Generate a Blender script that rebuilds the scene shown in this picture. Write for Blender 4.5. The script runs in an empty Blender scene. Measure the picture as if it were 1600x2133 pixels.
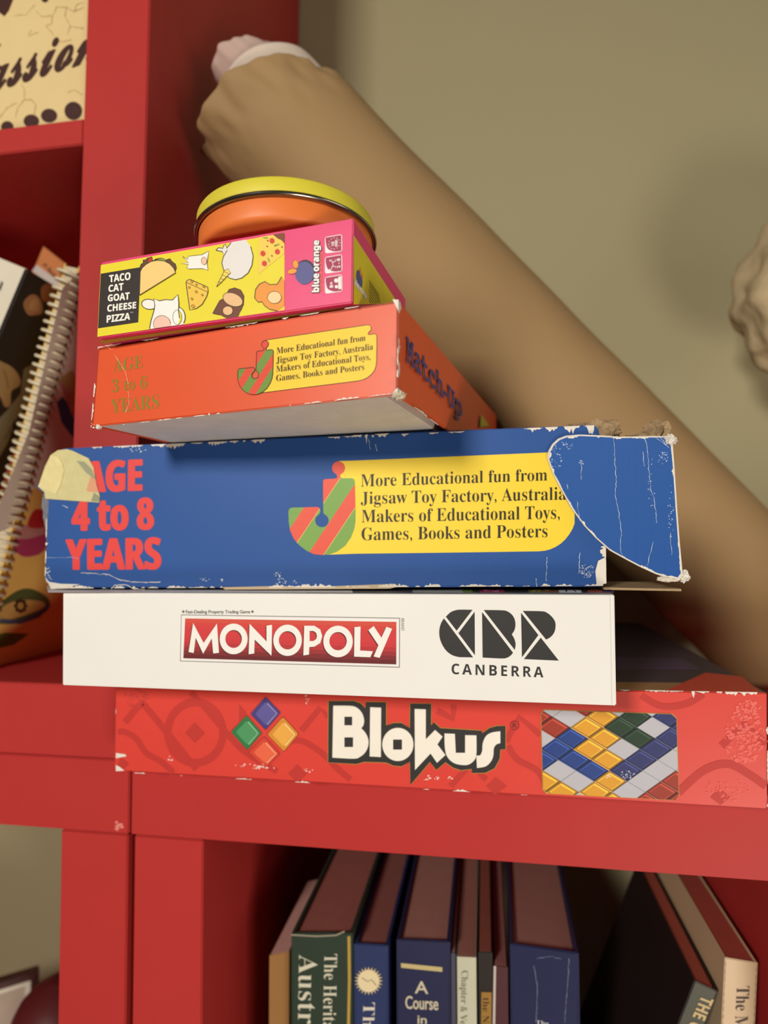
import bpy, bmesh, math, random
from math import sin, cos, pi, radians
from mathutils import Vector, noise, Matrix
from mathutils.geometry import tessellate_polygon

S = bpy.context.scene
COL = S.collection

# ------------------------------------------------------------------ camera
CAM = Vector((.24071, -.4017, .14924)); YAW, PITCH, ROLL, FPX = -.15792, .04708, -.00583, 1293.25
FWD = Vector((sin(YAW) * cos(PITCH), cos(YAW) * cos(PITCH), sin(PITCH)))
_r = Vector((cos(YAW), -sin(YAW), 0)); _u = _r.cross(FWD)
RIGHT = cos(ROLL) * _r + sin(ROLL) * _u
UP = -sin(ROLL) * _r + cos(ROLL) * _u
cd = bpy.data.cameras.new('camera'); cam = bpy.data.objects.new('camera', cd); COL.objects.link(cam)
cd.sensor_fit = 'HORIZONTAL'; cd.sensor_width = 36; cd.lens = FPX / 1600 * 36
cd.clip_start = .01
cam.matrix_world = Matrix(((RIGHT.x, UP.x, -FWD.x, CAM.x), (RIGHT.y, UP.y, -FWD.y, CAM.y),
                           (RIGHT.z, UP.z, -FWD.z, CAM.z), (0, 0, 0, 1)))
cd.dof.use_dof = True; cd.dof.focus_distance = .320; cd.dof.aperture_fstop = 6.2
S.camera = cam
S.view_settings.view_transform = 'Standard'; S.view_settings.look = 'None'
S.view_settings.exposure = 0; S.view_settings.gamma = 1; S.view_settings.use_curve_mapping = False

# ------------------------------------------------------------------ light
w = bpy.data.worlds.new('room_light'); S.world = w; w.use_nodes = True
bg = w.node_tree.nodes['Background']; bg.inputs[0].default_value = (1, .9, .76, 1); bg.inputs[1].default_value = .065


def area(name, loc, target, sx, sy, power, color):
    l = bpy.data.lights.new(name, 'AREA'); l.shape = 'RECTANGLE'; l.size = sx; l.size_y = sy; l.energy = power; l.color = color
    o = bpy.data.objects.new(name, l); COL.objects.link(o); o.location = loc
    o.rotation_euler = (Vector(target) - Vector(loc)).to_track_quat('-Z', 'Y').to_euler()
    return o


area('ceiling_lamp', (-.32, -1.55, .585), (.22, 0, .12), .26, .26, 21.5, (1, .952, .875))
area('right_fill', (1.15, -.42, .24), (.1, -.08, .12), .5, .5, 1.8, (1, .95, .88))  # added fill that brightens the right-hand box faces, no actual window
area('low_fill', (.85, -1.0, -.66), (.12, 0, -.22), .4, .4, 9.0, (1, .92, .82))  # added fill from below for the lower uprights, stands for no known lamp


def ray(px, py):
    return FWD + RIGHT * ((px - 800) / FPX) - UP * ((py - 1066.5) / FPX)


def aty(px, py, y):
    d = ray(px, py); return CAM + d * ((y - CAM.y) / d.y)


# ------------------------------------------------------------------ materials
def lin(c):
    c /= 255
    return c / 12.92 if c <= .04045 else ((c + .055) / 1.055) ** 2.4


MATS = {}


def mat(rgb, rough=.5, spec=.4, metal=0, var=.05, scale=60, bump=0, bscale=400, coat=0):
    key = (tuple(rgb), rough, spec, metal, var, scale, bump, bscale, coat)
    if key in MATS: return MATS[key]
    m = bpy.data.materials.new('surface_%d_%d_%d' % tuple(int(c) for c in rgb)); m.use_nodes = True
    nt = m.node_tree; p = nt.nodes['Principled BSDF']
    base = [lin(c) for c in rgb]
    p.inputs['Roughness'].default_value = rough; p.inputs['Specular IOR Level'].default_value = spec
    p.inputs['Metallic'].default_value = metal; p.inputs['Coat Weight'].default_value = coat
    p.inputs['Coat Roughness'].default_value = .15
    tc = nt.nodes.new('ShaderNodeTexCoord'); n = nt.nodes.new('ShaderNodeTexNoise')
    n.inputs['Scale'].default_value = scale; n.inputs['Detail'].default_value = 4
    nt.links.new(tc.outputs['Object'], n.inputs['Vector'])
    mx = nt.nodes.new('ShaderNodeMix'); mx.data_type = 'RGBA'
    mx.inputs['A'].default_value = (*[min(1, c * (1 - var)) for c in base], 1)
    mx.inputs['B'].default_value = (*[min(1, c * (1 + var)) for c in base], 1)
    nt.links.new(n.outputs['Fac'], mx.inputs['Factor']); nt.links.new(mx.outputs['Result'], p.inputs['Base Color'])
    if bump:
        n2 = nt.nodes.new('ShaderNodeTexNoise'); n2.inputs['Scale'].default_value = bscale; n2.inputs['Detail'].default_value = 6
        nt.links.new(tc.outputs['Object'], n2.inputs['Vector'])
        b = nt.nodes.new('ShaderNodeBump'); b.inputs['Strength'].default_value = bump; b.inputs['Distance'].default_value = .002
        nt.links.new(n2.outputs['Fac'], b.inputs['Height']); nt.links.new(b.outputs['Normal'], p.inputs['Normal'])
    MATS[key] = m
    return m


def ink(rgb): return mat(rgb, .5, .35, 0, .03, 90)
def col(c): return c if isinstance(c, bpy.types.Material) else ink(c)


RED = mat((178, 52, 49), .48, .16, 0, .04, 25, .02, 900)
WALLM = mat((168, 158, 122), .85, .2, 0, .03, 6, .05, 300)
KRAFT = mat((160, 129, 88), .72, .25, 0, .06, 14, .12, 120)
CARD = mat((168, 142, 108), .9, .1, 0, .15, 300, .5, 900)
TORN = (226, 217, 203)


# ------------------------------------------------------------------ objects
def thing(name, label, cat, loc=(0, 0, 0), group=None):
    o = bpy.data.objects.new(name, None); COL.objects.link(o); o.location = loc; o.empty_display_size = .02
    o['label'] = label; o['category'] = cat
    if group: o['group'] = group
    return o


def smooth_runs(q, lim=38):
    """round the runs of an outline whose corners turn only a little, keep its sharp corners"""
    n = len(q); sharp = []
    for i in range(n):
        a, b, c = Vector(q[i - 1]), Vector(q[i]), Vector(q[(i + 1) % n])
        sharp.append(math.degrees((b - a).angle(c - b)) > lim)
    if not any(sharp): return spl(q, 5)
    k = sharp.index(True); q = q[k:] + q[:k]; sharp = sharp[k:] + sharp[:k]; o = []; run = [q[0]]
    for i in range(1, n + 1):
        run.append(q[i % n])
        if sharp[i % n]: o += (spl(run, 5, False) if len(run) > 2 else run)[:-1]; run = [q[i % n]]
    return o


class Face:
    """A flat printed face: points measured on the photograph are laid onto its real plane."""
    def __init__(s, o, n):
        s.o = Vector(o); s.n = Vector(n).normalized()
        if s.n.dot(CAM - s.o) < 0: s.n = -s.n

    def p(s, pt, off=0.):
        d = ray(*pt); return CAM + d * ((s.o - CAM).dot(s.n) / d.dot(s.n)) + s.n * off


GLYPH = {}


def glyph(body, res=5, thin=0.):
    key = body
    if any(0x1D400 <= ord(ch) <= 0x1D433 for ch in body): thin = -.008
    if body in GLYPH: return GLYPH[body]
    c = bpy.data.curves.new('lettering', 'FONT'); c.body = body; c.resolution_u = res; c.offset = thin
    o = bpy.data.objects.new('lettering', c); COL.objects.link(o)
    dg = bpy.context.evaluated_depsgraph_get()
    me = bpy.data.meshes.new_from_object(o.evaluated_get(dg))
    v = [(q.co.x, q.co.y) for q in me.vertices]; f = [tuple(p.vertices) for p in me.polygons]
    bpy.data.objects.remove(o); bpy.data.curves.remove(c); bpy.data.meshes.remove(me)
    GLYPH[body] = (v, f); return GLYPH[body]


def conv(s, up, lo, dig=None):
    r = ''
    for ch in s:
        if 'A' <= ch <= 'Z': r += chr(up + ord(ch) - 65)
        elif 'a' <= ch <= 'z': r += chr(lo + ord(ch) - 97)
        elif dig and '0' <= ch <= '9': r += chr(dig + ord(ch) - 48)
        else: r += ch
    return r


def serif(s): return conv(s, 0x1D400, 0x1D41A, 0x1D7CE)
def sans(s): return conv(s, 0x1D5D4, 0x1D5EE, 0x1D7EC)
def slab(s): return conv(s, 0x1D670, 0x1D68A, 0x1D7F6)
def script(s): return conv(s, 0x1D4D0, 0x1D4EA)


def ell(cx, cy, rx, ry=None, n=28, a0=0, a1=360, rot=0):
    ry = rx if ry is None else ry; o = []; full = abs(a1 - a0) >= 360
    for i in range(n if full else n + 1):
        a = radians(a0 + (a1 - a0) * i / n); x, y = rx * cos(a), ry * sin(a); t = radians(rot)
        o.append((cx + x * cos(t) - y * sin(t), cy + x * sin(t) + y * cos(t)))
    return o


def spl(pts, n=5, closed=True):
    o = []; m = len(pts)
    for i in range(m if closed else m - 1):
        g = lambda k: pts[k % m] if closed else pts[max(0, min(m - 1, k))]
        a, b, c, d = g(i - 1), g(i), g(i + 1), g(i + 2)
        for k in range(n):
            t = k / n
            o.append(tuple(.5 * (2 * b[j] + (c[j] - a[j]) * t + (2 * a[j] - 5 * b[j] + 4 * c[j] - d[j]) * t * t + (3 * b[j] - a[j] - 3 * c[j] + d[j]) * t ** 3) for j in range(len(b))))
    if not closed: o.append(tuple(pts[-1]))
    return o


def rnd(quad, r, n=4):
    o = []
    for i, p in enumerate(quad):
        a, b = quad[i - 1], quad[(i + 1) % len(quad)]; P = Vector(p); A = Vector(a) - P; B = Vector(b) - P
        k = min(r, A.length * .49, B.length * .49); s = P + A.normalized() * k; e = P + B.normalized() * k
        for j in range(n + 1):
            t = j / n; o.append(tuple(s * (1 - t) ** 2 + P * 2 * t * (1 - t) + e * t * t))
    return o


def crop(pts, ox, oy, s):
    return [(ox + x / s, oy + y / s) for x, y in pts]


def clip_half(poly, f):
    o = []
    for i in range(len(poly)):
        a, b = poly[i], poly[(i + 1) % len(poly)]; fa, fb = f(a), f(b)
        if fa >= 0: o.append(a)
        if fa * fb < 0:
            t = fa / (fa - fb); o.append((a[0] + (b[0] - a[0]) * t, a[1] + (b[1] - a[1]) * t))
    return o


def clip_convex(poly, cl):
    area2 = sum(cl[i][0] * cl[(i + 1) % len(cl)][1] - cl[(i + 1) % len(cl)][0] * cl[i][1] for i in range(len(cl)))
    sg = 1 if area2 > 0 else -1
    for i in range(len(cl)):
        a, b = cl[i], cl[(i + 1) % len(cl)]
        poly = clip_half(poly, lambda q: sg * ((b[0] - a[0]) * (q[1] - a[1]) - (b[1] - a[1]) * (q[0] - a[0])))
        if len(poly) < 3: return []
    return poly


def tris(outer, holes=()):
    loops = [[Vector((x, y, 0)) for x, y in l] for l in [outer, *holes]]
    flat = [p for l in [outer, *holes] for p in l]
    return flat, [t for t in tessellate_polygon(loops)]


GHOST = (186, 52, 44)


class Part:
    def __init__(s): s.V = []; s.F = []; s.M = []; s.S = []; s.mats = []; s.n = 0

    def lay(s, layer): s.n = (s.n + 1) % 24; return .00004 + layer * .00008 + s.n * .000003

    def mi(s, m):
        m = col(m)
        if m not in s.mats: s.mats.append(m)
        return s.mats.index(m)

    def add(s, v, f, m, smooth=False):
        k = len(s.V); s.V += [Vector(q) for q in v]; i = s.mi(m)
        for q in f: s.F.append(tuple(k + j for j in q)); s.M.append(i); s.S.append(smooth)
        return s

    def bm(s, bm, m, smooth=False):
        bm.verts.index_update()
        s.add([q.co.copy() for q in bm.verts], [tuple(q.index for q in f.verts) for f in bm.faces], m, smooth); bm.free(); return s

    def prism(s, front, d, m, bevel=.0, seg=2):
        bm = bmesh.new(); d = Vector(d); n = len(front)
        a = [bm.verts.new(p) for p in front]; b = [bm.verts.new(Vector(p) + d) for p in front]
        bm.faces.new(a); bm.faces.new(b[::-1])
        for i in range(n): bm.faces.new((a[i], b[i], b[(i + 1) % n], a[(i + 1) % n]))
        bmesh.ops.recalc_face_normals(bm, faces=bm.faces)
        if bevel: bmesh.ops.bevel(bm, geom=list(bm.edges), offset=bevel, segments=seg, affect='EDGES', clamp_overlap=True)
        return s.bm(bm, m)

    def box(s, a, b, m, bevel=0):
        (x0, y0, z0), (x1, y1, z1) = a, b
        return s.prism([(x0, y0, z0), (x1, y0, z0), (x1, y0, z1), (x0, y0, z1)], (0, y1 - y0, 0), m, bevel)

    def poly(s, fc, outer, c, layer=1, holes=()):
        flat, t = tris(outer, holes); off = s.lay(layer)
        v = [fc.p(q, off) for q in flat]; f = []
        for q in t:
            n = (v[q[1]] - v[q[0]]).cross(v[q[2]] - v[q[0]])
            if n.length < 1e-14: continue
            f.append(q if n.dot(fc.n) > 0 else q[::-1])
        return s.add(v, f, c)

    def stroke(s, fc, pts, wd, c, layer=1, closed=False):
        if c == GHOST and len(pts) > 3: pts = spl(pts, 6, False)
        m = len(pts); L = []; R = []
        for i in range(m):
            a = pts[i - 1] if (closed or i) else pts[i]; b = pts[(i + 1) % m] if (closed or i < m - 1) else pts[i]
            d = Vector((b[0] - a[0], b[1] - a[1])); d = d.normalized() if d.length else Vector((1, 0)); k = wd if not hasattr(wd, '__call__') else wd(i / max(1, m - 1))
            L.append((pts[i][0] - d.y * k / 2, pts[i][1] + d.x * k / 2)); R.append((pts[i][0] + d.y * k / 2, pts[i][1] - d.x * k / 2))
        off = s.lay(layer); v = [fc.p(q, off) for q in L + R]; f = []
        for i in range(m if closed else m - 1):
            j = (i + 1) % m; q = (i, j, m + j, m + i); n = (v[q[1]] - v[q[0]]).cross(v[q[2]] - v[q[0]])
            f.append(q if n.dot(fc.n) > 0 else q[::-1])
        return s.add(v, f, c)

    def text(s, fc, body, BL, BR, TL, TR, c, layer=2, bold=0., top=None, xmax=None):
        v, f = glyph(body); xs = [q[0] for q in v]; x0, x1 = min(xs), max(xs); yt = top or max(q[1] for q in v)
        bx, by = bold if isinstance(bold, tuple) else (bold, bold)
        shifts = [(0, 0)] if not (bx or by) else [(bx * cos(a * pi / 4), by * sin(a * pi / 4)) for a in range(8)] + [(0, 0)]
        for k, (sx, sy) in enumerate(shifts):
            o = []
            for x, y in v:
                a = (x - x0) / (x1 - x0); b = y / yt
                P = [((1 - a) * (1 - b) * BL[j] + a * (1 - b) * BR[j] + (1 - a) * b * TL[j] + a * b * TR[j]) for j in (0, 1)]
                o.append(fc.p((P[0] + sx, P[1] + sy), .00004 + layer * .00008 + k * .000004))
            ff = []
            for q in f:
                n = Vector((0, 0, 0))
                if xmax is not None and max(o[i].x for i in q) > xmax: continue
                for i in range(1, len(q) - 1): n += (o[q[i]] - o[q[0]]).cross(o[q[i + 1]] - o[q[0]])
                ff.append(q if n.dot(fc.n) > 0 else q[::-1])
            s.add(o, ff, c)
        return s

    def build(s, name, parent=None, label=None, **props):
        base = parent.matrix_basis.translation if parent else Vector((0, 0, 0))
        g = parent.parent if parent else None
        while g: base = base + g.matrix_basis.translation; g = g.parent
        me = bpy.data.meshes.new(name); me.from_pydata([q - base for q in s.V], [], s.F); me.update()
        for m in s.mats: me.materials.append(m)
        me.polygons.foreach_set('material_index', s.M); me.polygons.foreach_set('use_smooth', s.S)
        o = bpy.data.objects.new(name, me); COL.objects.link(o); o.parent = parent
        if label: o['label'] = label
        for k, q in props.items(): o[k] = q
        return o


def wear(P, fc, a, b, inward, seed, wmax=6, dens=.5, c=TORN, layer=3, step=3., out=1.):
    """ragged pale chips along a worn edge from photo point a to b"""
    R = random.Random(seed); A = Vector(a); B = Vector(b); L = (B - A).length; d = (B - A) / L; iv = Vector(inward).normalized()
    x = 0
    while x < L:
        run = R.uniform(6, 60) * (1.6 if R.random() < .15 else .7)
        if R.random() < dens:
            top = []; bot = []; k = 0; amp = wmax * R.uniform(.25, 1)
            n = max(3, int(run / step))
            for k in range(n + 1):
                t = min(L, x + run * k / n); e = max(0, sin(pi * k / n)) ** .5
                p = A + d * t
                top.append(tuple(p - iv * out)); bot.append(tuple(p + iv * (e * amp * R.uniform(.15, 1))))
            P.poly(fc, top + bot[::-1], c, layer)
        x += run + R.uniform(3, 25)


def flecks(P, fc, cx, cy, rx, ry, n, seed, c=TORN, layer=3, size=2.):
    R = random.Random(seed)
    for i in range(n):
        a = R.uniform(0, 2 * pi); q = R.random() ** .6; x = cx + rx * q * cos(a); y = cy + ry * q * sin(a); sz = size * R.uniform(.3, 1)
        P.poly(fc, [(x + sz * R.uniform(.5, 1.6) * cos(k * pi / 3), y + sz * R.uniform(.4, 1.1) * sin(k * pi / 3)) for k in range(6)], c, layer)


def crack(P, fc, pts, seed, wd=1.2, c=TORN, layer=3):
    R = random.Random(seed); q = []
    for i in range(len(pts) - 1):
        (x0, y0), (x1, y1) = pts[i], pts[i + 1]; n = max(2, int(math.hypot(x1 - x0, y1 - y0) / 5))
        for k in range(n): q.append((x0 + (x1 - x0) * k / n + R.uniform(-1, 1), y0 + (y1 - y0) * k / n + R.uniform(-1, 1)))
    q.append(pts[-1]); wl = [wd * R.uniform(.3, 1.2) for _ in q]
    P.stroke(fc, q, lambda t: wl[min(len(wl) - 1, int(t * (len(wl) - 1) + .5))], c, layer)


# ================================================================== STRUCTURE
WALL = .3586
s = Part(); s.box((-1.6, WALL, -.83), (1.9, WALL + .06, 1.5), WALLM); o = s.build('wall_back'); o['kind'] = 'structure'
s = Part(); s.box((-1.6, -2.6, -.88), (1.9, WALL, -.8305), mat((120, 95, 70), .6)); o = s.build('floor'); o['kind'] = 'structure'

T = .05; CH = .392; CR = .392; YB = WALL - .0015


def slab_(name, parent, a, b, label=None, bev=.0008):
    p = Part(); p.box(a, b, RED, bev); return p.build(name, parent, label)


# right-hand low unit
X1 = .80
r = thing('bookcase', 'red lacquered low bookcase carrying the stack of game boxes on its top', 'bookcase', (0, 0, -.83))
slab_('top_board', r, (0, 0, -T), (X1, YB, 0))
slab_('side_panel', r, (.0028, 0, -.83), (.0525, YB, -T - .0004)); slab_('side_panel', r, (X1 - .05, 0, -.83), (X1, YB, -T - .0004))
slab_('partition', r, (.415, .002, -.78), (.435, YB, -T - .0004))
slab_('shelf', r, (.053, .002, -T - CR - .02), (.4145, YB, -T - CR)); slab_('shelf', r, (.4355, .002, -T - CR - .02), (X1 - .0505, YB, -T - CR))
slab_('bottom_board', r, (.053, .001, -.83), (X1 - .0505, YB, -.7805))
# left-hand low unit
r2 = thing('bookcase', 'red lacquered low bookcase at the left holding a framed picture and a vase', 'bookcase', (-.0015, 0, -.83))
XL = -.80
p = Part(); p.box((XL, 0, -T), (-.0015, YB, -.0004), RED, .0008)
ft = Face((0, 0, 0), (0, -1, 0))
flecks(p, ft, 246, 1720, 9, 9, 26, 4, (224, 130, 125), 1, 3.2)
p.build('top_board', r2)
slab_('side_panel', r2, (-.0525, 0, -.83), (-.0022, YB, -T - .0004)); slab_('side_panel', r2, (XL, 0, -.83), (XL + .05, YB, -T - .0004))
slab_('partition', r2, (-.445, .002, -.78), (-.425, YB, -T - .0004))
slab_('shelf', r2, (-.4245, .002, -T - CH - .02), (-.053, YB, -T - CH)); slab_('shelf', r2, (XL + .0505, .002, -T - CH - .02), (-.4455, YB, -T - CH))
slab_('bottom_board', r2, (XL + .0505, .001, -.83), (-.053, YB, -.7805))
# upper unit standing on the left one; its uprights lean very slightly
r3 = thing('bookcase', 'tall red bookcase standing at the left, holding cookbooks and a cream decorative box', 'bookcase', (-.0015, 0, 0))
LEAN = .016


def lean_slab(name, parent, x0, x1, y0, z0, z1, y1=YB):
    p = Part(); k = lambda x, z: (x + LEAN * (z - T), y0, z)
    p.prism([k(x0, z0), k(x1, z0), k(x1, z1), k(x0, z1)], (0, y1 - y0, 0), RED, .0008); return p.build(name, parent)


slab_('bottom_board', r3, (XL, 0, .0002), (-.0015, YB, T))
lean_slab('side_panel', r3, -.0515, -.0015, 0, T + .0004, 1.28)
lean_slab('side_panel', r3, XL, XL + .05, 0, T + .0004, 1.28)
lean_slab('partition', r3, -.425, -.405, .002, T + .0004, 1.28)
for k in range(3):
    z = .4418 + k * (CH + .0195)
    lean_slab('shelf', r3, -.4045, -.0521, .001, z, z + .0195, YB - .006); lean_slab('shelf', r3, XL + .0505, -.4255, .001, z, z + .0195, YB - .006)
slab_('top_board', r3, (XL + .02, 0, 1.2805), (.018, YB, 1.33))
slab_('back_panel', r3, (XL + .051, YB - .005, T + .001), (-.0521, YB, 1.28), 'thin dark red back panel')

# ================================================================== GAME BOXES


def front_face(o, yaw): return Face(o, (sin(yaw), -cos(yaw), 0))
def back(yaw, d): return Vector((-sin(yaw), cos(yaw), 0)) * d


def print_text(P, fc, lst, c, bold=.0, layer=2):
    for body, BL, BR, TL, TR in lst: P.text(fc, body, BL, BR, TL, TR, c, layer, bold)


# ---- red strategy game at the bottom
YW = -.00823; F = front_face((-.00237, -.02101, 0), YW); D = back(YW, .295)
R = thing('game_box', 'long red game box with white outlined lettering, lowest box of the stack', 'game box', F.p((900, 1640)), 'stacked game boxes')
P = Part(); RB = (212, 64, 52)
c4 = [F.p((234, 1419)), F.p((1598, 1443)), F.p((1599, 1685)), F.p((233, 1608))]
c4[3].z = max(c4[3].z, .0006); c4[2].z = max(c4[2].z, .0006); c4[0].x = max(c4[0].x, .0003); c4[3].x = max(c4[3].x, .0003)
P.prism(c4, D, mat(RB, .4, .45, 0, .04, 30), .0007)
# the dark-printed upper face
tp = Face((c4[0] + c4[1]) / 2, (c4[1] - c4[0]).cross(D))
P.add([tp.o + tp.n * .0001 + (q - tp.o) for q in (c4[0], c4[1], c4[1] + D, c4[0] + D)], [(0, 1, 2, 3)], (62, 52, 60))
P.poly(tp, [(1220, 1437), (1590, 1443), (1560, 1424), (1240, 1421)], (150, 112, 74), 2)
P.poly(tp, [(1385, 1440), (1585, 1443), (1545, 1410), (1470, 1402)], (196, 66, 48), 3)
P.poly(tp, [(1250, 1396), (1460, 1396), (1420, 1372), (1260, 1368)], (78, 62, 86), 2)
# ghost lettering of the background print
GH = (186, 52, 44)
ring = lambda cx, cy, ro, ri, ry=1.: P.poly(F, ell(cx, cy, ro, ro * ry, 36), GH, 1, [ell(cx, cy, ri, ri * ry, 36)])
ring(407, 1526, 65, 50, 1.1)
P.poly(F, crop([(437, 200), (488, 252), (437, 300), (390, 250)], 220, 1420, 2.353), GH, 1)
P.stroke(F, crop([(95, 200), (170, 115), (215, 145), (445, 430)], 220, 1420, 2.353), 13, GH, 1)
P.stroke(F, crop([(60, 246), (95, 247), (150, 280), (200, 350), (270, 390), (330, 445)], 220, 1420, 2.353), 12, GH, 1)
P.poly(F, crop([(75, 370), (115, 400), (85, 432), (60, 410)], 220, 1420, 2.353), GH, 1)
P.stroke(F, crop([(420, 55), (480, 120), (600, 260), (690, 350), (840, 440)], 220, 1420, 2.353), 12, GH, 1)
P.poly(F, crop([(655, 110), (690, 150), (690, 215), (655, 190)], 220, 1420, 2.353), GH, 1)
P.stroke(F, crop([(960, 240), (1050, 130), (1090, 170)], 220, 1420, 2.353), 12, GH, 1)
P.stroke(F, crop([(880, 300), (960, 290), (1060, 350), (1130, 420), (1200, 480)], 220, 1420, 2.353), 12, GH, 1)
P.poly(F, crop([(940, 405), (988, 452), (940, 495), (895, 450)], 220, 1420, 2.353), GH, 1)
P.stroke(F, crop([(110, 130), (180, 165), (185, 105)], 860, 1420, 2.162), 14, GH, 1)
P.stroke(F, crop([(420, 270), (480, 160), (575, 240)], 860, 1420, 2.162), 13, GH, 1)
P.stroke(F, crop([(430, 290), (470, 350), (560, 400), (600, 470)], 860, 1420, 2.162), 13, GH, 1)
P.stroke(F, crop([(170, 470), (260, 375), (330, 440)], 860, 1420, 2.162), 12, GH, 1)
P.poly(F, crop([(375, 430), (425, 470), (370, 508), (330, 470)], 860, 1420, 2.162), GH, 1)
P.stroke(F, crop([(1030, 62), (1120, 110), (1230, 100), (1310, 55)], 860, 1420, 2.162), 14, GH, 1)
P.stroke(F, crop([(1390, 290), (1495, 190), (1590, 280)], 860, 1420, 2.162), 16, GH, 1)
P.stroke(F, crop([(1195, 500), (1310, 400), (1420, 370), (1520, 420), (1590, 470)], 860, 1420, 2.162), 17, GH, 1)
P.poly(F, crop([(1385, 480), (1430, 520), (1385, 555), (1340, 520)], 860, 1420, 2.162), GH, 1)
wear(P, F, (246, 1608), (1597, 1684), (0, -1), 11, 5, .38, out=.2)
wear(P, F, (1290, 1437), (1598, 1443), (0, 1), 12, 6, .85)
wear(P, F, (1440, 1440), (1598, 1443), (0, 1), 121, 17, .8)
wear(P, F, (242, 1440), (242, 1604), (1, 0), 13, 3, .5, out=.3)
wear(P, F, (1598, 1450), (1599, 1680), (-1, 0), 14, 5, .6)
P.poly(F, [(242, 1568), (262, 1571), (264, 1575), (242, 1579)], TORN, 3); P.poly(F, [(242, 1593), (250, 1597), (260, 1605), (242, 1606)], TORN, 3)
for cx, cy, rx, n, sd in ((535, 1596, 60, 18, 1), (640, 1604, 12, 6, 2), (355, 1580, 8, 4, 3), (905, 1620, 40, 16, 4), (640, 1457, 4, 7, 5), (550, 1598, 20, 12, 6)):
    flecks(P, F, cx, cy, rx, 5 if rx > 5 else 14, n, sd, (236, 196, 184), 3, 2.6)
flecks(P, F, 1550, 1535, 42, 62, 230, 7, (226, 98, 88), 2, 4.5)
flecks(P, F, 1560, 1480, 28, 22, 70, 8, (228, 104, 94), 2, 4); flecks(P, F, 1510, 1645, 50, 25, 60, 9, (224, 92, 82), 2, 3.5)
flecks(P, F, 285, 1455, 26, 20, 40, 10, (190, 62, 54), 2, 3.5)
P.build('lid', R)
P = Part(); C = lambda pts: crop(pts, 670, 1440, 3.721)
OUT = C([(55, 75), (250, 75), (300, 92), (340, 130), (345, 82), (500, 85), (500, 265), (560, 245), (620, 245), (685, 285), (688, 95), (850, 97), (848, 265), (872, 240), (920, 285), (1240, 305), (1245, 325), (1300, 285), (1360, 268), (1425, 268), (1425, 447), (1385, 450), (1380, 520), (1340, 595), (1270, 630), (1165, 632), (1165, 600), (1080, 610), (1020, 590), (960, 548), (890, 608), (840, 545), (690, 722), (685, 545), (620, 580), (560, 575), (500, 550), (330, 545), (270, 562), (52, 550)])
P.stroke(F, OUT, 3.2, (176, 128, 52), 2, True); P.poly(F, OUT, (46, 44, 42), 3)
WH = (234, 228, 214)
for outer, holes in (([(92, 110), (230, 112), (280, 130), (315, 170), (330, 220), (325, 260), (308, 285), (340, 320), (362, 370), (362, 420), (340, 470), (300, 505), (250, 520), (85, 512)], [[(178, 195), (238, 195), (238, 262), (178, 262)], [(178, 355), (245, 355), (245, 430), (178, 430)]]),
                     ([(378, 122), (462, 125), (460, 508), (374, 503)], []),
                     (ell(592, 410, 120, 128, 40), [[(555, 372), (624, 372), (624, 450), (555, 450)]]),
                     ([(722, 135), (808, 138), (808, 370), (880, 298), (938, 350), (898, 410), (960, 492), (895, 552), (845, 480), (725, 608)], []),
                     ([(953, 325), (1033, 328), (1040, 475), (1113, 475), (1113, 338), (1200, 340), (1200, 480), (1185, 530), (1140, 565), (1080, 568), (1020, 550), (975, 505), (957, 440)], []),
                     ([(1385, 308), (1385, 400), (1355, 410), (1335, 440), (1330, 500), (1310, 545), (1270, 580), (1205, 592), (1200, 497), (1230, 495), (1245, 460), (1250, 400), (1275, 345), (1320, 318)], [])):
    outer = smooth_runs(outer); P.poly(F, C(outer), WH, 5, [C(h) for h in holes])
    P.stroke(F, C(outer), 1.2, (120, 120, 112), 4, True)
P.poly(F, ell(1072, 1510.7, 9.4, 9.8), (110, 34, 30), 2, [ell(1072, 1510.7, 8, 8.4)])
P.text(F, 'R', (1068, 1515), (1076.5, 1515.5), (1068, 1506), (1076.5, 1506.5), (110, 34, 30), 2, .3)
P.build('title_lettering', R, 'white title lettering in a heavy black outline')
P = Part(); C = lambda pts: crop(pts, 220, 1420, 2.353)
for pts, c, c2, c3 in (([(785, 70), (862, 150), (785, 240), (708, 158)], (66, 60, 122), (92, 86, 150), (140, 136, 186)),
                       ([(692, 160), (770, 250), (695, 338), (612, 245)], (44, 116, 66), (74, 146, 92), (130, 188, 142)),
                       ([(870, 168), (950, 255), (875, 345), (790, 258)], (206, 138, 44), (226, 164, 70), (244, 206, 130)),
                       ([(778, 265), (858, 352), (785, 425), (698, 345)], (206, 66, 46), (226, 100, 68), (242, 160, 120))):
    P.poly(F, rnd(C(pts), 4), (150, 40, 34), 2)
    m = [sum(q[i] for q in pts) / 4 for i in (0, 1)]
    sc = lambda k, dx=0, dy=0: C([(m[0] + (x - m[0]) * k + dx, m[1] + (y - m[1]) * k + dy) for x, y in pts])
    P.poly(F, rnd(sc(.95), 4), c, 3); P.poly(F, rnd(sc(.66), 3), c2, 4)
    q = sc(.62, 8, 2); P.stroke(F, [q[0], q[1], q[2]], 3, c3, 5)
P.build('tile_emblem', R, 'diamond of four bevelled colour tiles')
P = Part(); C = lambda pts: crop(pts, 1110, 1460, 5)
PN = C([(80, 130), (115, 85), (1450, 130), (1500, 175), (1525, 990), (1490, 1038), (140, 965), (98, 920)])
P.poly(F, PN, (190, 142, 62), 2)
m = [sum(q[i] for q in PN) / 8 for i in (0, 1)]; PI = [(m[0] + (x - m[0]) * .988, m[1] + (y - m[1]) * .982) for x, y in PN]
P.poly(F, PI, (150, 150, 158), 3)
G_, Y_, B_, N_, R_ = (182, 180, 186), (214, 152, 44), (36, 62, 128), (34, 56, 38), (150, 52, 36); V_ = (46, 50, 100)
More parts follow.
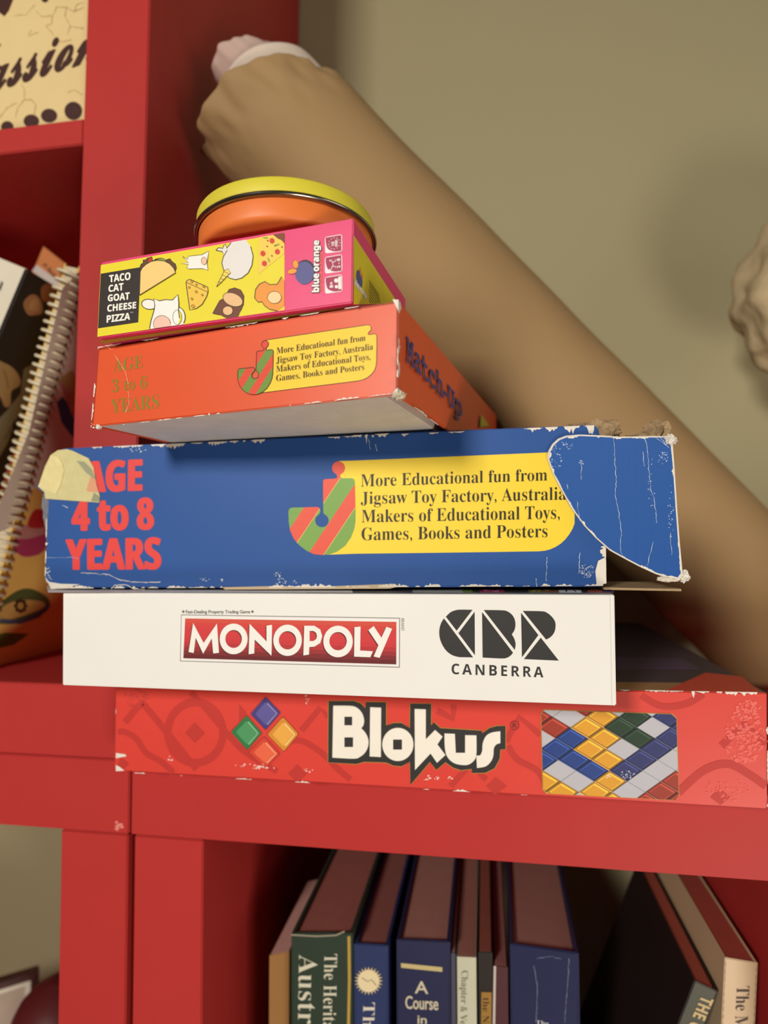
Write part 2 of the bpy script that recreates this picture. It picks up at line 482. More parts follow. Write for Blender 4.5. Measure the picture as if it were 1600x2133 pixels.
CELL = {(0, 0): Y_, (1, 0): Y_, (0, 1): B_, (1, 1): Y_, (2, 1): Y_, (0, 2): B_, (1, 2): B_, (2, 2): B_, (-1, 1): R_, (0, -1): Y_, (1, -1): N_, (2, -1): N_, (1, -2): N_,
        (3, -2): V_, (3, -1): V_, (3, 0): V_, (3, 1): V_, (3, 2): Y_, (3, 3): Y_, (0, 3): B_, (1, 4): Y_, (2, 4): Y_, (5, 1): R_, (5, 0): R_, (2, -3): V_, (3, -3): V_, (5, 2): R_, (4, 3): Y_, (2, 5): Y_, (-1, 3): B_, (6, 1): R_, (-2, 1): R_, (-1, -1): R_}
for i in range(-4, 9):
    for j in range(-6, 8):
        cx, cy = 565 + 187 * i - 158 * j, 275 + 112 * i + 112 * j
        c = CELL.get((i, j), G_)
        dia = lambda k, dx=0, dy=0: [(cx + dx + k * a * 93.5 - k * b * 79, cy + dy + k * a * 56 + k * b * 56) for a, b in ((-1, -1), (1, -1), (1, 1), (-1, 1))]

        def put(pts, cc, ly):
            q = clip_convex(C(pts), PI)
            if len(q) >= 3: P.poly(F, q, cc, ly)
        if c is G_:
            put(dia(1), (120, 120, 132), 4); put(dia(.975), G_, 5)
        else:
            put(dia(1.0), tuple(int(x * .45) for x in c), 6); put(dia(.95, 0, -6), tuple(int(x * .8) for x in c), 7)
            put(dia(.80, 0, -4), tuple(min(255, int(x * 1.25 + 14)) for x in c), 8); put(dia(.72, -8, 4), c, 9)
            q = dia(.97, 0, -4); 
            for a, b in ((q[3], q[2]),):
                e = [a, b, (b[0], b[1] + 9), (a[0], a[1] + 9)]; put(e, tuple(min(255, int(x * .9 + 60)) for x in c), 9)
flecks(P, F, 1305, 1612, 16, 9, 30, 5, (206, 206, 214), 11, 1.8); flecks(P, F, 1268, 1616, 8, 5, 10, 6, (236, 220, 200), 11, 1.8)
P.build('picture_panel', R, 'framed picture of coloured plastic tiles')

# ---- white property game
YW = -.02986; F = front_face((-.01039, -.05941, .064), YW); D = back(YW, .222)
R = thing('game_box', 'white game box with red title banner and black letter emblem, second from the bottom', 'game box', F.p((700, 1450)), 'stacked game boxes')
P = Part(); c4 = [F.p((131, 1232)), F.p((1280, 1236)), F.p((1284, 1470)), F.p((130, 1427))]
WM = mat((232, 229, 222), .38, .45, 0, .02, 30)
c4 = [q + Vector((0, 0, -.0007 if k < 2 else 0)) for k, q in enumerate(c4)]
P.prism(c4, back(YW, .0565), WM, .0005)            # the left end sits in front of the upright; the rest reaches back beside it
bl_ = F.p((130, 1427)); P.prism([Vector((.0012, -.01, .0660)), Vector((c4[1].x - .0005, -.018, .0660)), Vector((c4[1].x - .0005, -.018, c4[1].z - .0005)), Vector((.0012, -.01, c4[0].z - .0005))], (.004, .172, 0), WM, .0005)
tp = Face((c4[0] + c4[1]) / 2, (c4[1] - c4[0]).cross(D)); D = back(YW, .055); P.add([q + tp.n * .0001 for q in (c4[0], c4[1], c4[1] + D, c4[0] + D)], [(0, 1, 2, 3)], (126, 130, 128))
X = [(100, (228, 225, 218)), (640, (228, 225, 218)), (735, (70, 68, 74)), (860, (168, 170, 166)), (965, (104, 132, 62)), (985, (40, 46, 34)), (1000, (150, 48, 84)), (1052, (44, 40, 34)), (1102, (112, 118, 50)), (1130, (130, 90, 60)), (1165, (224, 224, 224)), (1212, (60, 44, 44)), (1225, (164, 84, 70)), (1256, (70, 48, 120)), (1279, None)]
for (x0, c), (x1, _) in zip(X, X[1:]): P.poly(tp, [(x0, 1235), (x1, 1235.5), (x1 - 4, 1222), (x0 - 3, 1221)], c, 2)
flecks(P, tp, 1025, 1229, 26, 5, 24, 3, (206, 120, 160), 3, 3); flecks(P, tp, 1120, 1229, 22, 5, 24, 4, (170, 150, 70), 3, 3); flecks(P, tp, 1188, 1229, 20, 5, 10, 5, (30, 30, 34), 3, 3)
P.stroke(F, [(1271, 1237), (1275, 1469)], 1.0, (206, 200, 192), 1)
P.build('lid', R)
P = Part(); C = lambda pts: crop(pts, 360, 1250, 3.2)
P.poly(F, C([(56, 96), (1515, 118), (1513, 450), (49, 408)]), (128, 124, 120), 1)
P.poly(F, C([(60, 101), (1510, 123), (1508, 444), (54, 403)]), (232, 229, 224), 2)
TLq, TRq, BRq, BLq = [Vector(q) for q in C([(84, 122), (1491, 145), (1490, 428), (72, 387)])]
G = [(206, 74, 58), (206, 62, 54), (204, 56, 56), (203, 55, 57), (202, 54, 57), (198, 52, 55), (180, 48, 50), (152, 44, 46), (124, 38, 40), (102, 32, 34)]
for k, c in enumerate(G):
    a, b = k / len(G), (k + 1) / len(G)
    P.poly(F, [tuple(TLq.lerp(BLq, a)), tuple(TRq.lerp(BRq, a)), tuple(TRq.lerp(BRq, b)), tuple(TLq.lerp(BLq, b))], c, 3)
L = [([(108, 345), (138, 152), (208, 285), (297, 155), (310, 350), (272, 355), (262, 255), (205, 357), (155, 250), (142, 352)], []),
     (ell(408, 258, 93, 102, 40), [ell(408, 258, 55, 60, 32)]),
     ([(508, 360), (514, 157), (627, 275), (627, 170), (664, 164), (660, 370), (548, 262), (545, 355)], []),
     (ell(767, 267, 95, 104, 40), [ell(767, 267, 58, 61, 32)]),
     ([(872, 368), (878, 170), (945, 170), (985, 195), (998, 240), (985, 285), (945, 310), (912, 312), (910, 362)], [[(914, 205), (940, 205), (958, 218), (963, 240), (958, 258), (940, 272), (914, 272)]]),
     (ell(1103, 275, 98, 105, 40), [ell(1103, 273, 58, 61, 32)]),
     ([(1212, 180), (1253, 175), (1250, 335), (1335, 340), (1318, 380), (1210, 376)], []),
     ([(1305, 200), (1340, 172), (1392, 250), (1425, 177), (1463, 190), (1380, 384), (1340, 375), (1372, 300)], [])]
for o_, h in L:
    P.poly(F, C([(x - 6, y + 6) for x, y in o_]), (92, 30, 32), 4, [C([(x - 6, y + 6) for x, y in q]) for q in h])
    P.poly(F, C(o_), (236, 232, 224), 5, [C(q) for q in h])
P.text(F, 'Fast-Dealing Property Trading Game', (387.5, 1277.6), (521, 1277.4), (387.5, 1270.8), (521, 1271), (86, 84, 82), 1, .15)
for x in (382, 526): P.poly(F, [(x - 3.2, 1274), (x, 1270.8), (x + 3.2, 1274), (x, 1277.2)], (100, 98, 96), 1)
P.text(F, 'BRAND', (836, 1288), (836.5, 1313.5), (842.2, 1288), (842.4, 1313.5), (110, 108, 106), 1)
P.build('title_banner', R, 'red title banner with white lettering')
P = Part(); C = lambda pts: crop(pts, 890, 1250, 5.333); K_ = (48, 46, 44)
for q in ([(207, 185), (260, 135), (320, 112), (375, 106), (503, 108), (327, 340)], [(187, 203), (155, 255), (137, 320), (135, 380), (145, 440), (175, 510), (220, 570), (280, 612), (350, 632), (400, 634), (510, 636)], [(527, 130), (530, 612), (347, 367)],
          [(628, 110), (830, 113), (890, 125), (940, 160), (970, 210), (980, 270), (970, 330), (940, 380), (968, 430), (982, 490), (972, 553)], [(610, 133), (953, 583), (930, 612), (890, 638), (830, 648), (616, 638)],
          [(1062, 120), (1270, 124), (1330, 140), (1385, 185), (1420, 240), (1425, 300), (1410, 360), (1370, 410), (1320, 438)], [(1043, 140), (1235, 388), (1053, 635)], [(1262, 417), (1462, 672), (1075, 655)]):
    P.poly(F, C(smooth_runs(q)), K_, 1)
P.text(F, sans('C  A  N  B  E  R  R  A').replace('  ', '\u200a\u200a'), (941, 1404), (1132, 1411), (941, 1382), (1132, 1389), K_, 1)
P.build('letter_emblem', R, 'black geometric letter emblem with city name')

# ---- the J-shaped jigsaw logo, measured once and laid on two boxes
J = [(740, 480), (745, 450), (765, 432), (790, 428), (960, 418), (985, 412), (1003, 390), (1000, 360), (975, 335)] + ell(1027, 220, 120, 122, 24, 115, 423) + \
    [(1060, 345), (1055, 365), (1065, 390), (1090, 410), (1270, 410), (1315, 430), (1330, 480), (1340, 960), (1340, 1200), (1320, 1340), (1260, 1500), (1150, 1660), (1000, 1770), (860, 1820), (720, 1832), (570, 1815), (430, 1750), (300, 1650), (200, 1530), (130, 1380), (105, 1230), (98, 1040), (110, 985), (150, 955), (640, 942), (680, 970), (692, 1010), (688, 1045), (668, 1075)] + \
    ell(720, 1195, 124, 122, 24, -115, -425) + [(760, 1070), (745, 1050), (742, 900)]


def jlogo(P, fc, tf, red, green, line, layer, outline=None, lines=True):
    flat, t = tris(J); f = lambda q: q[1] + 1.5 * q[0]
    bands = [(-9e9, 1530, green), (1530, 1995, red), (1995, 2510, green), (2510, 2957, red), (2957, 9e9, green)]
    # the head and shoulder left of the second stripe line are red
    for q in t:
        tri = [flat[i] for i in q]
        for a, b, c in bands:
            pp = clip_half(clip_half(tri, lambda z: f(z) - a), lambda z: b - f(z))
            if len(pp) >= 3: P.poly(fc, [tf(z) for z in pp], c, layer)
    if lines:
        for a, b in (((680, 975), (255, 1612)), ((1060, 405), (745, 878)), ((1335, 955), (752, 1830))):
            P.stroke(fc, [tf(a), tf(b)], .9, line, layer + 1)
    if outline: P.stroke(fc, [tf(q) for q in J], outline[1], outline[0], layer + 1, True)


# ---- blue educational game, worn and torn
YW = -.02138; F = front_face((-.03543, -.04312, .12), YW); D = back(YW, .2)
R = thing('game_box', 'large worn blue game box with masking tape and torn flap, middle of stack', 'game box', F.p((680, 1222)), 'stacked game boxes')
P = Part(); BLUE = (44, 84, 150); BLM = mat(BLUE, .5, .2, 0, .05, 25)
ol = [(100, 1216), (93, 1200), (97, 1100), (100, 1045), (99, 1000), (103, 962), (112, 946), (130, 934), (500, 916), (900, 898), (1238, 885), (1247, 892), (1255, 1000), (1262, 1214), (1255, 1222), (700, 1224), (470, 1228), (112, 1227)]
fr = [F.p(q) for q in ol]
for q in fr: q.z = max(q.z, .1212 + .0064 * (q.x + .011))
P.prism(fr, back(YW, .0405), BLM, .0007)          # the left end sits in front of the upright; the rest reaches back beside it
zb_, zt_ = .1235, .2085
P.prism([Vector((.0012, -.006, zb_)), Vector((F.p((1262, 1100)).x - .002, -.012, zb_)), Vector((F.p((1262, 1100)).x - .002, -.012, zt_)), Vector((.0012, -.006, zt_))], (.003, .155, 0), BLM, .0007)
wear(P, F, (140, 934), (1236, 887), (0.04, 1), 21, 9, .55, layer=4, out=.1)
wear(P, F, (300, 928), (560, 915), (0.04, 1), 27, 13, .5, layer=4, out=.1); wear(P, F, (735, 907), (830, 902), (.04, 1), 28, 22, .6, layer=4, out=.1); wear(P, F, (1100, 892), (1238, 886), (.04, 1), 29, 22, .85, layer=4, out=.1)
wear(P, F, (104, 1225.5), (1256, 1220), (0, -1), 22, 7, .72, layer=4, out=.2); wear(P, F, (560, 1224), (1256, 1220), (0, -1), 221, 9, .6, layer=5, out=.2)
wear(P, F, (98, 1080), (95, 1215), (1, 0), 23, 7, .9, layer=4); wear(P, F, (1261, 1130), (1262, 1220), (-1, 0), 24, 15, .9, layer=4)
P.poly(F, [(1246, 1168), (1262, 1160), (1263, 1215), (1243, 1220), (1240, 1190)], TORN, 4)
P.poly(F, [(95, 1205), (104, 1212), (128, 1216), (168, 1217), (140, 1223), (108, 1227)], TORN, 4)
P.poly(F, [(458, 1219), (464, 1223), (560, 1221), (640, 1223), (820, 1216), (833, 1221), (812, 1226), (470, 1228)], (196, 172, 136), 5)
crack(P, F, [(170, 1193), (200, 1195), (228, 1197), (250, 1208), (275, 1212), (320, 1213), (335, 1212)], 1, 1.5, layer=4)
crack(P, F, [(97, 1162), (140, 1161), (164, 1163)], 2, 1, (150, 170, 200), 4); crack(P, F, [(233, 1226), (240, 1219), (262, 1218), (280, 1226), (302, 1229)], 3, 1.5, layer=4)
crack(P, F, [(131, 1053), (142, 1058)], 4, 1.6, (200, 206, 214), 4)
for a, b, sd in (((1139, 1160), (1138, 1210), 5), ((1208, 1150), (1206, 1190), 6), ((768, 915), (772, 936), 7), ((783, 925), (786, 940), 8), ((1117, 1205), (1119, 1222), 9)): crack(P, F, [a, b], sd, 1.5, (190, 204, 222), 4)
for cx, cy, rx, ry, n, sd in ((582, 1200, 14, 8, 18, 1), (425, 1207, 12, 4, 12, 2), (1222, 1190, 18, 14, 60, 3), (590, 1212, 30, 6, 16, 4), (285, 938, 20, 4, 16, 5), (102, 1200, 6, 20, 24, 6), (463, 1208, 3, 3, 5, 7)): flecks(P, F, cx, cy, rx, ry, n, sd, (196, 206, 218), 4, 1.8)
# torn end: bare board at the right end
e = Face(F.p((1262, 1100)) , (cos(YW), sin(YW), 0))
P.build('carton', R)
P = Part(); RD = (222, 66, 60)
P.text(F, sans('AGE'), (176, 1025), (294.4, 1021), (178, 962), (295, 956.8), RD, 1, (2.8, 1.2))
P.text(F, sans('4 to 8'), (152, 1105), (319, 1102), (152, 1039), (318, 1037), RD, 1, (2.8, 1.2))
P.text(F, sans('YEARS'), (139, 1186), (334, 1185), (139, 1124), (333, 1119.4), RD, 1, (2.8, 1.2))
P.build('age_lettering', R, 'bold red age lettering')
YL = (240, 208, 52)
P = Part(); tf = lambda q: (590 + q[0] / 8.889, 950 + q[1] / 8.889)
P.poly(F, [(706, 960.3), (740, 959.4), (1138, 942.7), (1178, 941), (1197, 1060)] + [(1197, 1090.6), (1193, 1101), (1186, 1113), (1178, 1123), (1168.7, 1132), (1158, 1139), (1146.8, 1144), (1136, 1147), (1122, 1148.4), (940, 1151), (740, 1153.4), (680, 1155.5), (700, 1130)], YL, 1)
jlogo(P, F, tf, (222, 84, 62), (118, 160, 72), (232, 212, 110), 2)
for t_, BL, BR, TL, TR in (('More Educational fun from', (752, 1014), (1140, 1001), (752, 988), (1140, 976)), ('Jigsaw Toy Factory, Australia', (752, 1050), (1179, 1041), (752, 1024.5), (1179, 1014)),
                           ('Makers of Educational Toys,', (753.5, 1088.4), (1166, 1080.5), (753.5, 1062), (1166, 1053)), ('Games, Books and Posters', (753.5, 1125.6), (1140.5, 1119), (753.5, 1099), (1140.5, 1092))):
    P.text(F, serif(t_), BL, BR, TL, TR, (44, 36, 22), 4)
P.build('printed_banner', R, 'yellow banner with jigsaw letter logo and small print')
# masking tape over the corner
P = Part(); TP = mat((206, 196, 142), .75, .2, 0, .10, 220, .2, 700)
tpz = [(81, 1014), (95, 972), (107, 948), (122, 938), (141, 936), (152, 939), (186, 955), (196, 974), (202, 1010), (209, 1033), (208, 1047), (150, 1043), (96, 1039), (94, 1025)]
P.prism([F.p(q, .0007) for q in tpz], F.n * -.0005, TP)
P.prism([F.p(q, .0012) for q in [(82, 1013), (108, 949), (124, 952), (132, 965), (136, 981), (128, 1012), (119, 1029), (100, 1020)]], F.n * -.0005, mat((222, 208, 150), .75, .2, 0, .12, 260, .2, 700))
sw = lambda q: [(x, y) for x, y in q]
P.poly(Face(F.p((150, 1000), .0007), F.n), [(160, 960), (176, 962), (190, 976), (200, 1000), (180, 985)], (150, 152, 120), 2)
P.poly(Face(F.p((150, 1000), .0007), F.n), [(193, 978), (202, 1012), (206, 1026), (186, 1024), (180, 1022)], (214, 152, 116), 1)
P.poly(Face(F.p((150, 1000), .0007), F.n), [(196, 1026), (207, 1034), (207, 1045), (190, 1044)], (146, 146, 116), 1)
P.build('masking_tape', R, 'cream masking tape over the corner')
# torn frayed edge at the left
P = Part(); rr = random.Random(5); fl = []
for k in range(26):
    y = 1018 + k * 7.6; fl.append((97 - rr.uniform(1, 4) - (9 * math.exp(-((y - 1055) / 38) ** 2)) - (3 if y > 1185 else 0), y))
P.prism([F.p(q, -.0010) for q in fl + [(104, 1212), (101, 1100), (103, 1018)]], D * .02, mat((120, 122, 132), .9, .1, 0, .35, 500, .5, 900))
P.prism([F.p(q, -.0006) for q in [(71, 1011), (76, 1009), (84, 1016), (98, 1020), (100, 1034), (92, 1028), (80, 1020)]], D * .01, mat((66, 78, 116), .8, .2))
P.build('frayed_edge', R, 'frayed grey paper edge')
# end flap
P = Part(); FL = [(1140, 955), (1142, 940), (1150, 926), (1162, 915), (1178, 909), (1205, 907), (1240, 909), (1290, 913), (1345, 913), (1378, 914), (1391, 925), (1395, 980), (1400, 1060), (1405, 1130), (1411, 1196), (1404, 1206), (1385, 1203), (1358, 1194), (1330, 1181), (1300, 1165), (1268, 1147), (1240, 1122), (1215, 1095), (1190, 1060), (1168, 1020), (1150, 985)]
flo = lambda x: .0015 + .0085 * ((x - 1140) / 270) ** 1.3
fa = [F.p(q, flo(q[0])) for q in FL]
n = len(FL); m2 = (sum(q[0] for q in FL) / n, sum(q[1] for q in FL) / n)
inner = [(m2[0] + (x - m2[0]) * .972, m2[1] + (y - m2[1]) * .974) for x, y in FL]
bk = [F.p(q, flo(q[0]) - .0014) for q in FL]
P.add(fa + bk, [(i, (i + 1) % n, n + (i + 1) % n, n + i) for i in range(n)], mat((214, 202, 184), .9, .1, 0, .15, 400))
flat, tt = tris(FL)
flapfront = (flat, tt); P.add(bk, [t[::-1] for t in tt], CARD)


class FlapFace(Face):
    def p(s, pt, off=0.): return F.p(pt, flo(pt[0]) + off)


FF = FlapFace(F.o, F.n)
flat, tt = tris(inner)
# subdivide the blue sheet in vertical strips so that it follows the bow of the flap
xs = [1138 + 14 * k for k in range(21)]
for a, b in zip(xs, xs[1:]):
    for t in tt:
        q = clip_half(clip_half([inner[i] for i in t] if False else [flat[i] for i in t], lambda z: z[0] - a), lambda z: b - z[0])
        if len(q) >= 3: P.poly(FF, q, mat((32, 84, 156), .5, .2, 0, .05, 25), 2)
    for t in flapfront[1]:
        q = clip_half(clip_half([flapfront[0][i] for i in t], lambda z: z[0] - a), lambda z: b - z[0])
        if len(q) >= 3: P.poly(FF, q, mat((222, 214, 202), .8, .2), 0)
nf = len(inner)
for i in range(nf):
    a, b = inner[i], inner[(i + 1) % nf]; d = Vector((b[0] - a[0], b[1] - a[1])); iv = Vector((m2[0] - a[0], m2[1] - a[1]))
    nn = Vector((-d.y, d.x)); nn = nn if nn.dot(iv) > 0 else -nn
    wear(P, FF, a, b, nn, 60 + i, 4.5 if i < 12 else 3.5, .7, layer=4)
for pts, sd in (([(1275, 915), (1277, 960), (1280, 1000), (1278, 1030), (1281, 1050), (1285, 1065), (1290, 1110), (1288, 1140), (1292, 1158)], 1), ([(1336, 915), (1342, 940), (1344, 980), (1348, 1020), (1355, 1040), (1360, 1090)], 2), ([(1209, 963), (1210, 975), (1209, 1000)], 3), ([(1201, 1045), (1204, 1070), (1206, 1085)], 4), ([(1354, 1128), (1350, 1145), (1345, 1160), (1341, 1178)], 5), ([(1386, 1110), (1389, 1155)], 6), ([(1333, 945), (1336, 975)], 7), ([(1358, 918), (1380, 934)], 8), ([(1366, 915), (1384, 938)], 9), ([(1180, 1010), (1182, 1020)], 10)):
    crack(P, FF, pts, sd + 40, .9, (206, 214, 224), 4)
for cx, cy, rx, ry, nn, sd in ((1158, 955, 12, 25, 26, 1), (1372, 958, 12, 14, 26, 2), (1175, 930, 20, 8, 18, 3), (1388, 1060, 6, 60, 30, 4), (1350, 1010, 8, 50, 14, 5), (1209, 966, 4, 5, 12, 6)): flecks(P, FF, cx, cy, rx, ry, nn, sd + 40, (180, 198, 222), 4, 1.6)
# turned side of the flap going back to the carton
side = [(1391, 925), (1395, 980), (1400, 1060), (1405, 1130), (1411, 1196)]
a = [F.p(q, flo(q[0])) for q in side]; b = [q - F.n * .05 - Vector((.006, 0, 0)) for q in a]
P.add(a + b, [(i, i + 1, 6 + i, 5 + i) for i in range(4)], mat((205, 200, 196), .85, .2, 0, .2, 300, .3, 600))
P.build('end_flap', R, 'blue end flap torn open with white edges')
P = Part()
q0, q1, q2, q3 = F.p((1258, 1206), 0), F.p((1412, 1209), .006), F.p((1404, 1209), -.05), F.p((1258, 1206), -.05)
for q in (q0, q1, q2, q3): q.z = .1236
P.prism([q0, q1, q2, q3], (0, 0, -.0012), CARD)
P.build('bottom_flap', R, 'bare grey-brown cardboard flap')


def crumple(P, c, rx, ry, rz, m, seed, amp=.4, freq=200., sub=3):
    bm = bmesh.new(); bmesh.ops.create_icosphere(bm, subdivisions=sub, radius=1)
    off = Vector((seed * 3.1, seed * 1.7, seed * .9))
    for v in bm.verts:
        k = 1 + amp * noise.noise(v.co * freq + off) + amp * .5 * noise.noise(v.co * freq * 2.3 + off); v.co = Vector((v.co.x * rx, v.co.y * ry, v.co.z * rz)) * k + Vector(c)
    P.bm(bm, m, False)


for px, off, r_, m_, sd, am, fq in (((1262, 893), -.006, (.009, .005, .006), CARD, 1, .5, 2.2), ((1222, 882), -.012, (.012, .004, .0025), CARD, 2, .5, 3), ((1275, 880), -.010, (.005, .004, .003), CARD, 5, .6, 3),
                                (((1370, 898)), -.003, (.007, .005, .006), CARD, 3, .6, 2.2), ((1345, 908), -.004, (.01, .004, .0018), CARD, 4, .5, 3),
                                ((1416, 1199), .007, (.0028, .003, .0030), mat((226, 220, 208), .9, .1), 6, .6, 2.5), ((1388, 922), .008, (.003, .003, .0025), mat((226, 220, 208), .9, .1), 7, .6, 2.5),
                                ((1385, 1204), .0075, (.0055, .0022, .0016), mat((222, 212, 196), .9, .1), 8, .5, 3)):
    P = Part(); crumple(P, F.p(px, off), *r_, m_, sd, am, fq); P.build('torn_board', R, 'torn cardboard fibres')

# ---- orange matching game
YW = -.17994; F = front_face((.03722, -.1027, .2104), YW); D = back(YW, .268)
R = thing('game_box', 'orange game box with blue side lettering and yellow printed banner, overhanging the blue box', 'game box', F.p((510, 860)), 'stacked game boxes')
c4 = [F.p((204, 726)), F.p((831, 626)), F.p((828, 822)), F.p((191, 893))]
ORG = (218, 84, 40); OM = mat(ORG, .42, .4, 0, .05, 25)
c4[3].z += .0012; xh = (c4[2] - c4[3]).normalized(); th = .0016
P = Part()
P.prism(c4, D.normalized() * th, OM, .0005)
P.prism([c4[1], c4[1] + D, c4[2] + D, c4[2]], -xh * th, OM, .0005)
P.prism([c4[0], c4[0] + D, c4[3] + D, c4[3]], xh * th, OM, .0005)
P.prism([q + D for q in c4], -D.normalized() * th, OM, .0005)
zt = Vector((0, 0, -th)); P.prism([c4[0], c4[1], c4[1] + zt, c4[0] + zt], D, OM, .0005)
FR = Face(c4[1], xh); FR = Face(c4[1] + FR.n * .0001, xh)
wear(P, F, (204, 724), (831, 626), (.16, 1), 31, 3.5, .4); wear(P, F, (193, 892), (826, 820), (-.1, -1), 32, 5, .75, out=.2); wear(P, F, (204, 728), (191, 890), (1, 0), 33, 4, .6)
wear(P, F, (830, 628), (828, 820), (-1, 0), 34, 4, .7); wear(P, FR, (831, 628), (829, 820), (1, 0), 35, 5, .8); wear(P, FR, (830, 824), (918, 890), (.6, -.8), 36, 5, .7); wear(P, FR, (836, 634), (860, 665), (-.8, .6), 37, 2, .5)
for pts, sd in (([(190, 880), (200, 886), (208, 884)], 1), ([(268, 815), (270, 840), (262, 860)], 2), ([(240, 740), (262, 775), (268, 800)], 3), ([(204, 727), (222, 720), (232, 728)], 4)): crack(P, F, pts, sd + 70, 1.3, (240, 190, 160), 3)
P.poly(F, [(818, 624), (831, 625), (831, 650), (826, 640)], TORN, 3); P.poly(F, [(818, 820), (824, 812), (829, 808), (829, 826), (822, 828)], TORN, 3)
P.build('lid', R)
P = Part(); wv = (c4[2] - c4[3]).length; zz = Vector((0, 0, .0002)); a0 = c4[3] + D.normalized() * .002 + xh * .003 + zz; a1 = c4[2] + D.normalized() * .002 - xh * .007 + zz
P.prism([a0, a1, a1 + Vector((0, 0, .036)), a0 + Vector((0, 0, .036))], D * .97, mat((226, 220, 210), .85, .2, 0, .12, 60, .1, 300), .0005)
P.build('tray', R, 'pale grey cardboard tray bottom')
P = Part(); crumple(P, c4[2] + Vector((.0005, .001, -.0002)), .0028, .0026, .0022, mat((196, 184, 160), .9, .1), 21, .5, 2.5); P.build('torn_board', R, 'torn pale corner of cardboard'); P = Part(); crumple(P, c4[3] + Vector((.004, .0, -.0004)), .0014, .0014, .0012, mat((230, 224, 214), .9, .1), 22, .5, 2.5)
P.build('torn_board', R, 'torn pale corner of cardboard')
P = Part(); OL = (134, 124, 40)
P.text(F, serif('AGE'), (236, 775.5), (298, 765.5), (237, 748), (298, 740.5), OL, 1); P.text(F, serif('3 to 6'), (233.8, 817.7), (306.8, 808.5), (233.8, 790.8), (306.3, 782.7), OL, 1); P.text(F, serif('YEARS'), (231.6, 860.7), (331.6, 850), (231, 832), (331, 821.6), OL, 1)
P.build('age_lettering', R, 'olive green age lettering')
P = Part(); C = lambda pts: crop(pts, 480, 660, 5)
bn = C(spl([(372, 243), (900, 164)], 1, False) + [(1430, 85), (1450, 88), (1464, 102), (1468, 125), (1460, 145), (1442, 163), (1435, 176), (1440, 187), (1455, 187), (1500, 178), (1516, 181), (1525, 200), (1526, 300), (1523, 470), (1515, 525), (1498, 565), (1468, 602), (1430, 633), (1385, 655), (1330, 668), (250, 802), (400, 600)])
P.poly(F, bn, (240, 202, 50), 1); P.stroke(F, bn[:-1], 1.1, (52, 24, 14), 2)
A0, A1, A2 = Vector((365, 288)), Vector((82, 560)), Vector((448, 518)); S0, S1, S2 = Vector((1027, 220)), Vector((98, 1000)), Vector((1340, 960))
Mx = Matrix(((S1.x - S0.x, S2.x - S0.x), (S1.y - S0.y, S2.y - S0.y))).inverted()


def tf2(q):
    a = Mx @ (Vector(q) - S0); p_ = A0 + (A1 - A0) * a.x + (A2 - A0) * a.y; return (480 + p_.x / 5, 660 + p_.y / 5)


jlogo(P, F, tf2, (220, 72, 48), (110, 142, 56), (200, 120, 60), 3, ((52, 24, 14), 1.2), False)
for t_, BL, BR, TL, TR in (('More Educational fun from', (485, 388), (1408, 250), (485, 322), (1408, 186)), ('Jigsaw Toy Factory, Australia', (480, 487), (1487, 342), (480, 420), (1487, 276)), ('Makers of Educational Toys,', (480, 578), (1462, 447), (480, 512), (1462, 382)), ('Games, Books and Posters', (480, 673), (1396, 552), (480, 608), (1396, 488))):
    P.text(F, serif(t_), *C([BL, BR, TL, TR]), (58, 36, 14), 4)
P.build('printed_banner', R, 'yellow banner with jigsaw letter logo and small print')
P = Part(); C = lambda pts: crop(pts, 820, 600, 3.636)
P.text(FR, slab('Match-Up'), *C([(103, 556), (520, 985), (95, 335), (518, 838)]), (62, 62, 128), 1, (.35, .8), top=.66)
P.build('side_lettering', R, 'dark blue slab lettering on the side')
P = Part(); P.poly(FR, C([(660, 955), (722, 1042), (660, 1048)]), (196, 176, 50), 2); P.poly(FR, C([(655, 955), (664, 1048), (720, 1042), (728, 1048), (650, 1056)]), (120, 130, 60), 1); P.build('side_picture', R, 'corner of a yellow and green picture')
P_s = P

# ---- pink card game
YW = -.12099; F = front_face((.04792, -.11553, .2535), YW); D = back(YW, .098)
R = thing('card_game_box', 'small pink and yellow card game box with cartoon pictures, under the round tin', 'game box', F.p((470, 670)), 'stacked game boxes')
c4 = [F.p((211, 546)), F.p((736, 454)), F.p((734, 636)), F.p((203, 706))]
c4[2].z = max(c4[2].z, .2569); c4[3].z += .0006; PK = (222, 58, 112); PM = mat(PK, .45, .4, 0, .03, 25); YP = (226, 210, 40)
low = [c4[3], c4[2], c4[2] + D, c4[3] + D]
P = Part(); P.prism(c4, D, PM, .0005)
xh = (c4[2] - c4[3]).normalized(); FR = Face(c4[1], xh); FR = Face(c4[1] + FR.n * .0001, xh)
tpc = lambda pts: crop(pts, 580, 440, 5.714)
P.poly(FR, tpc([(893, 285), (1385, 1040), (1420, 1100), (893, 1110)]), YP, 1)
P.poly(Face(c4[3], (c4[2] - c4[3]).cross(D)), [(214, 716), (735, 641), (735, 637.5), (207, 709.5)], (176, 156, 60), 1)
P.build('carton', R)
P = Part(); C = lambda pts: crop(pts, 200, 480, 3.81)
PNL = C([(40, 275), (1497, 22), (1497, 632), (12, 845)]); P.poly(F, PNL, YP, 1)
P.poly(F, C([(40, 345), (355, 293), (337, 730), (18, 778)]), (44, 34, 30), 2)
for t_, a in (('TACO', ((110, 413), (275, 392), (108, 358), (277, 333))), ('CAT', ((103, 490), (220, 475), (104, 437), (220, 418))), ('GOAT', ((98, 565), (268, 548), (98, 513), (270, 492))), ('CHEESE', ((93, 647), (320, 618), (95, 592), (322, 568))), ('PIZZA', ((88, 733), (272, 708), (90, 677), (275, 655)))):
    P.text(F, sans(t_), *C(a), (236, 232, 220), 3, .35)
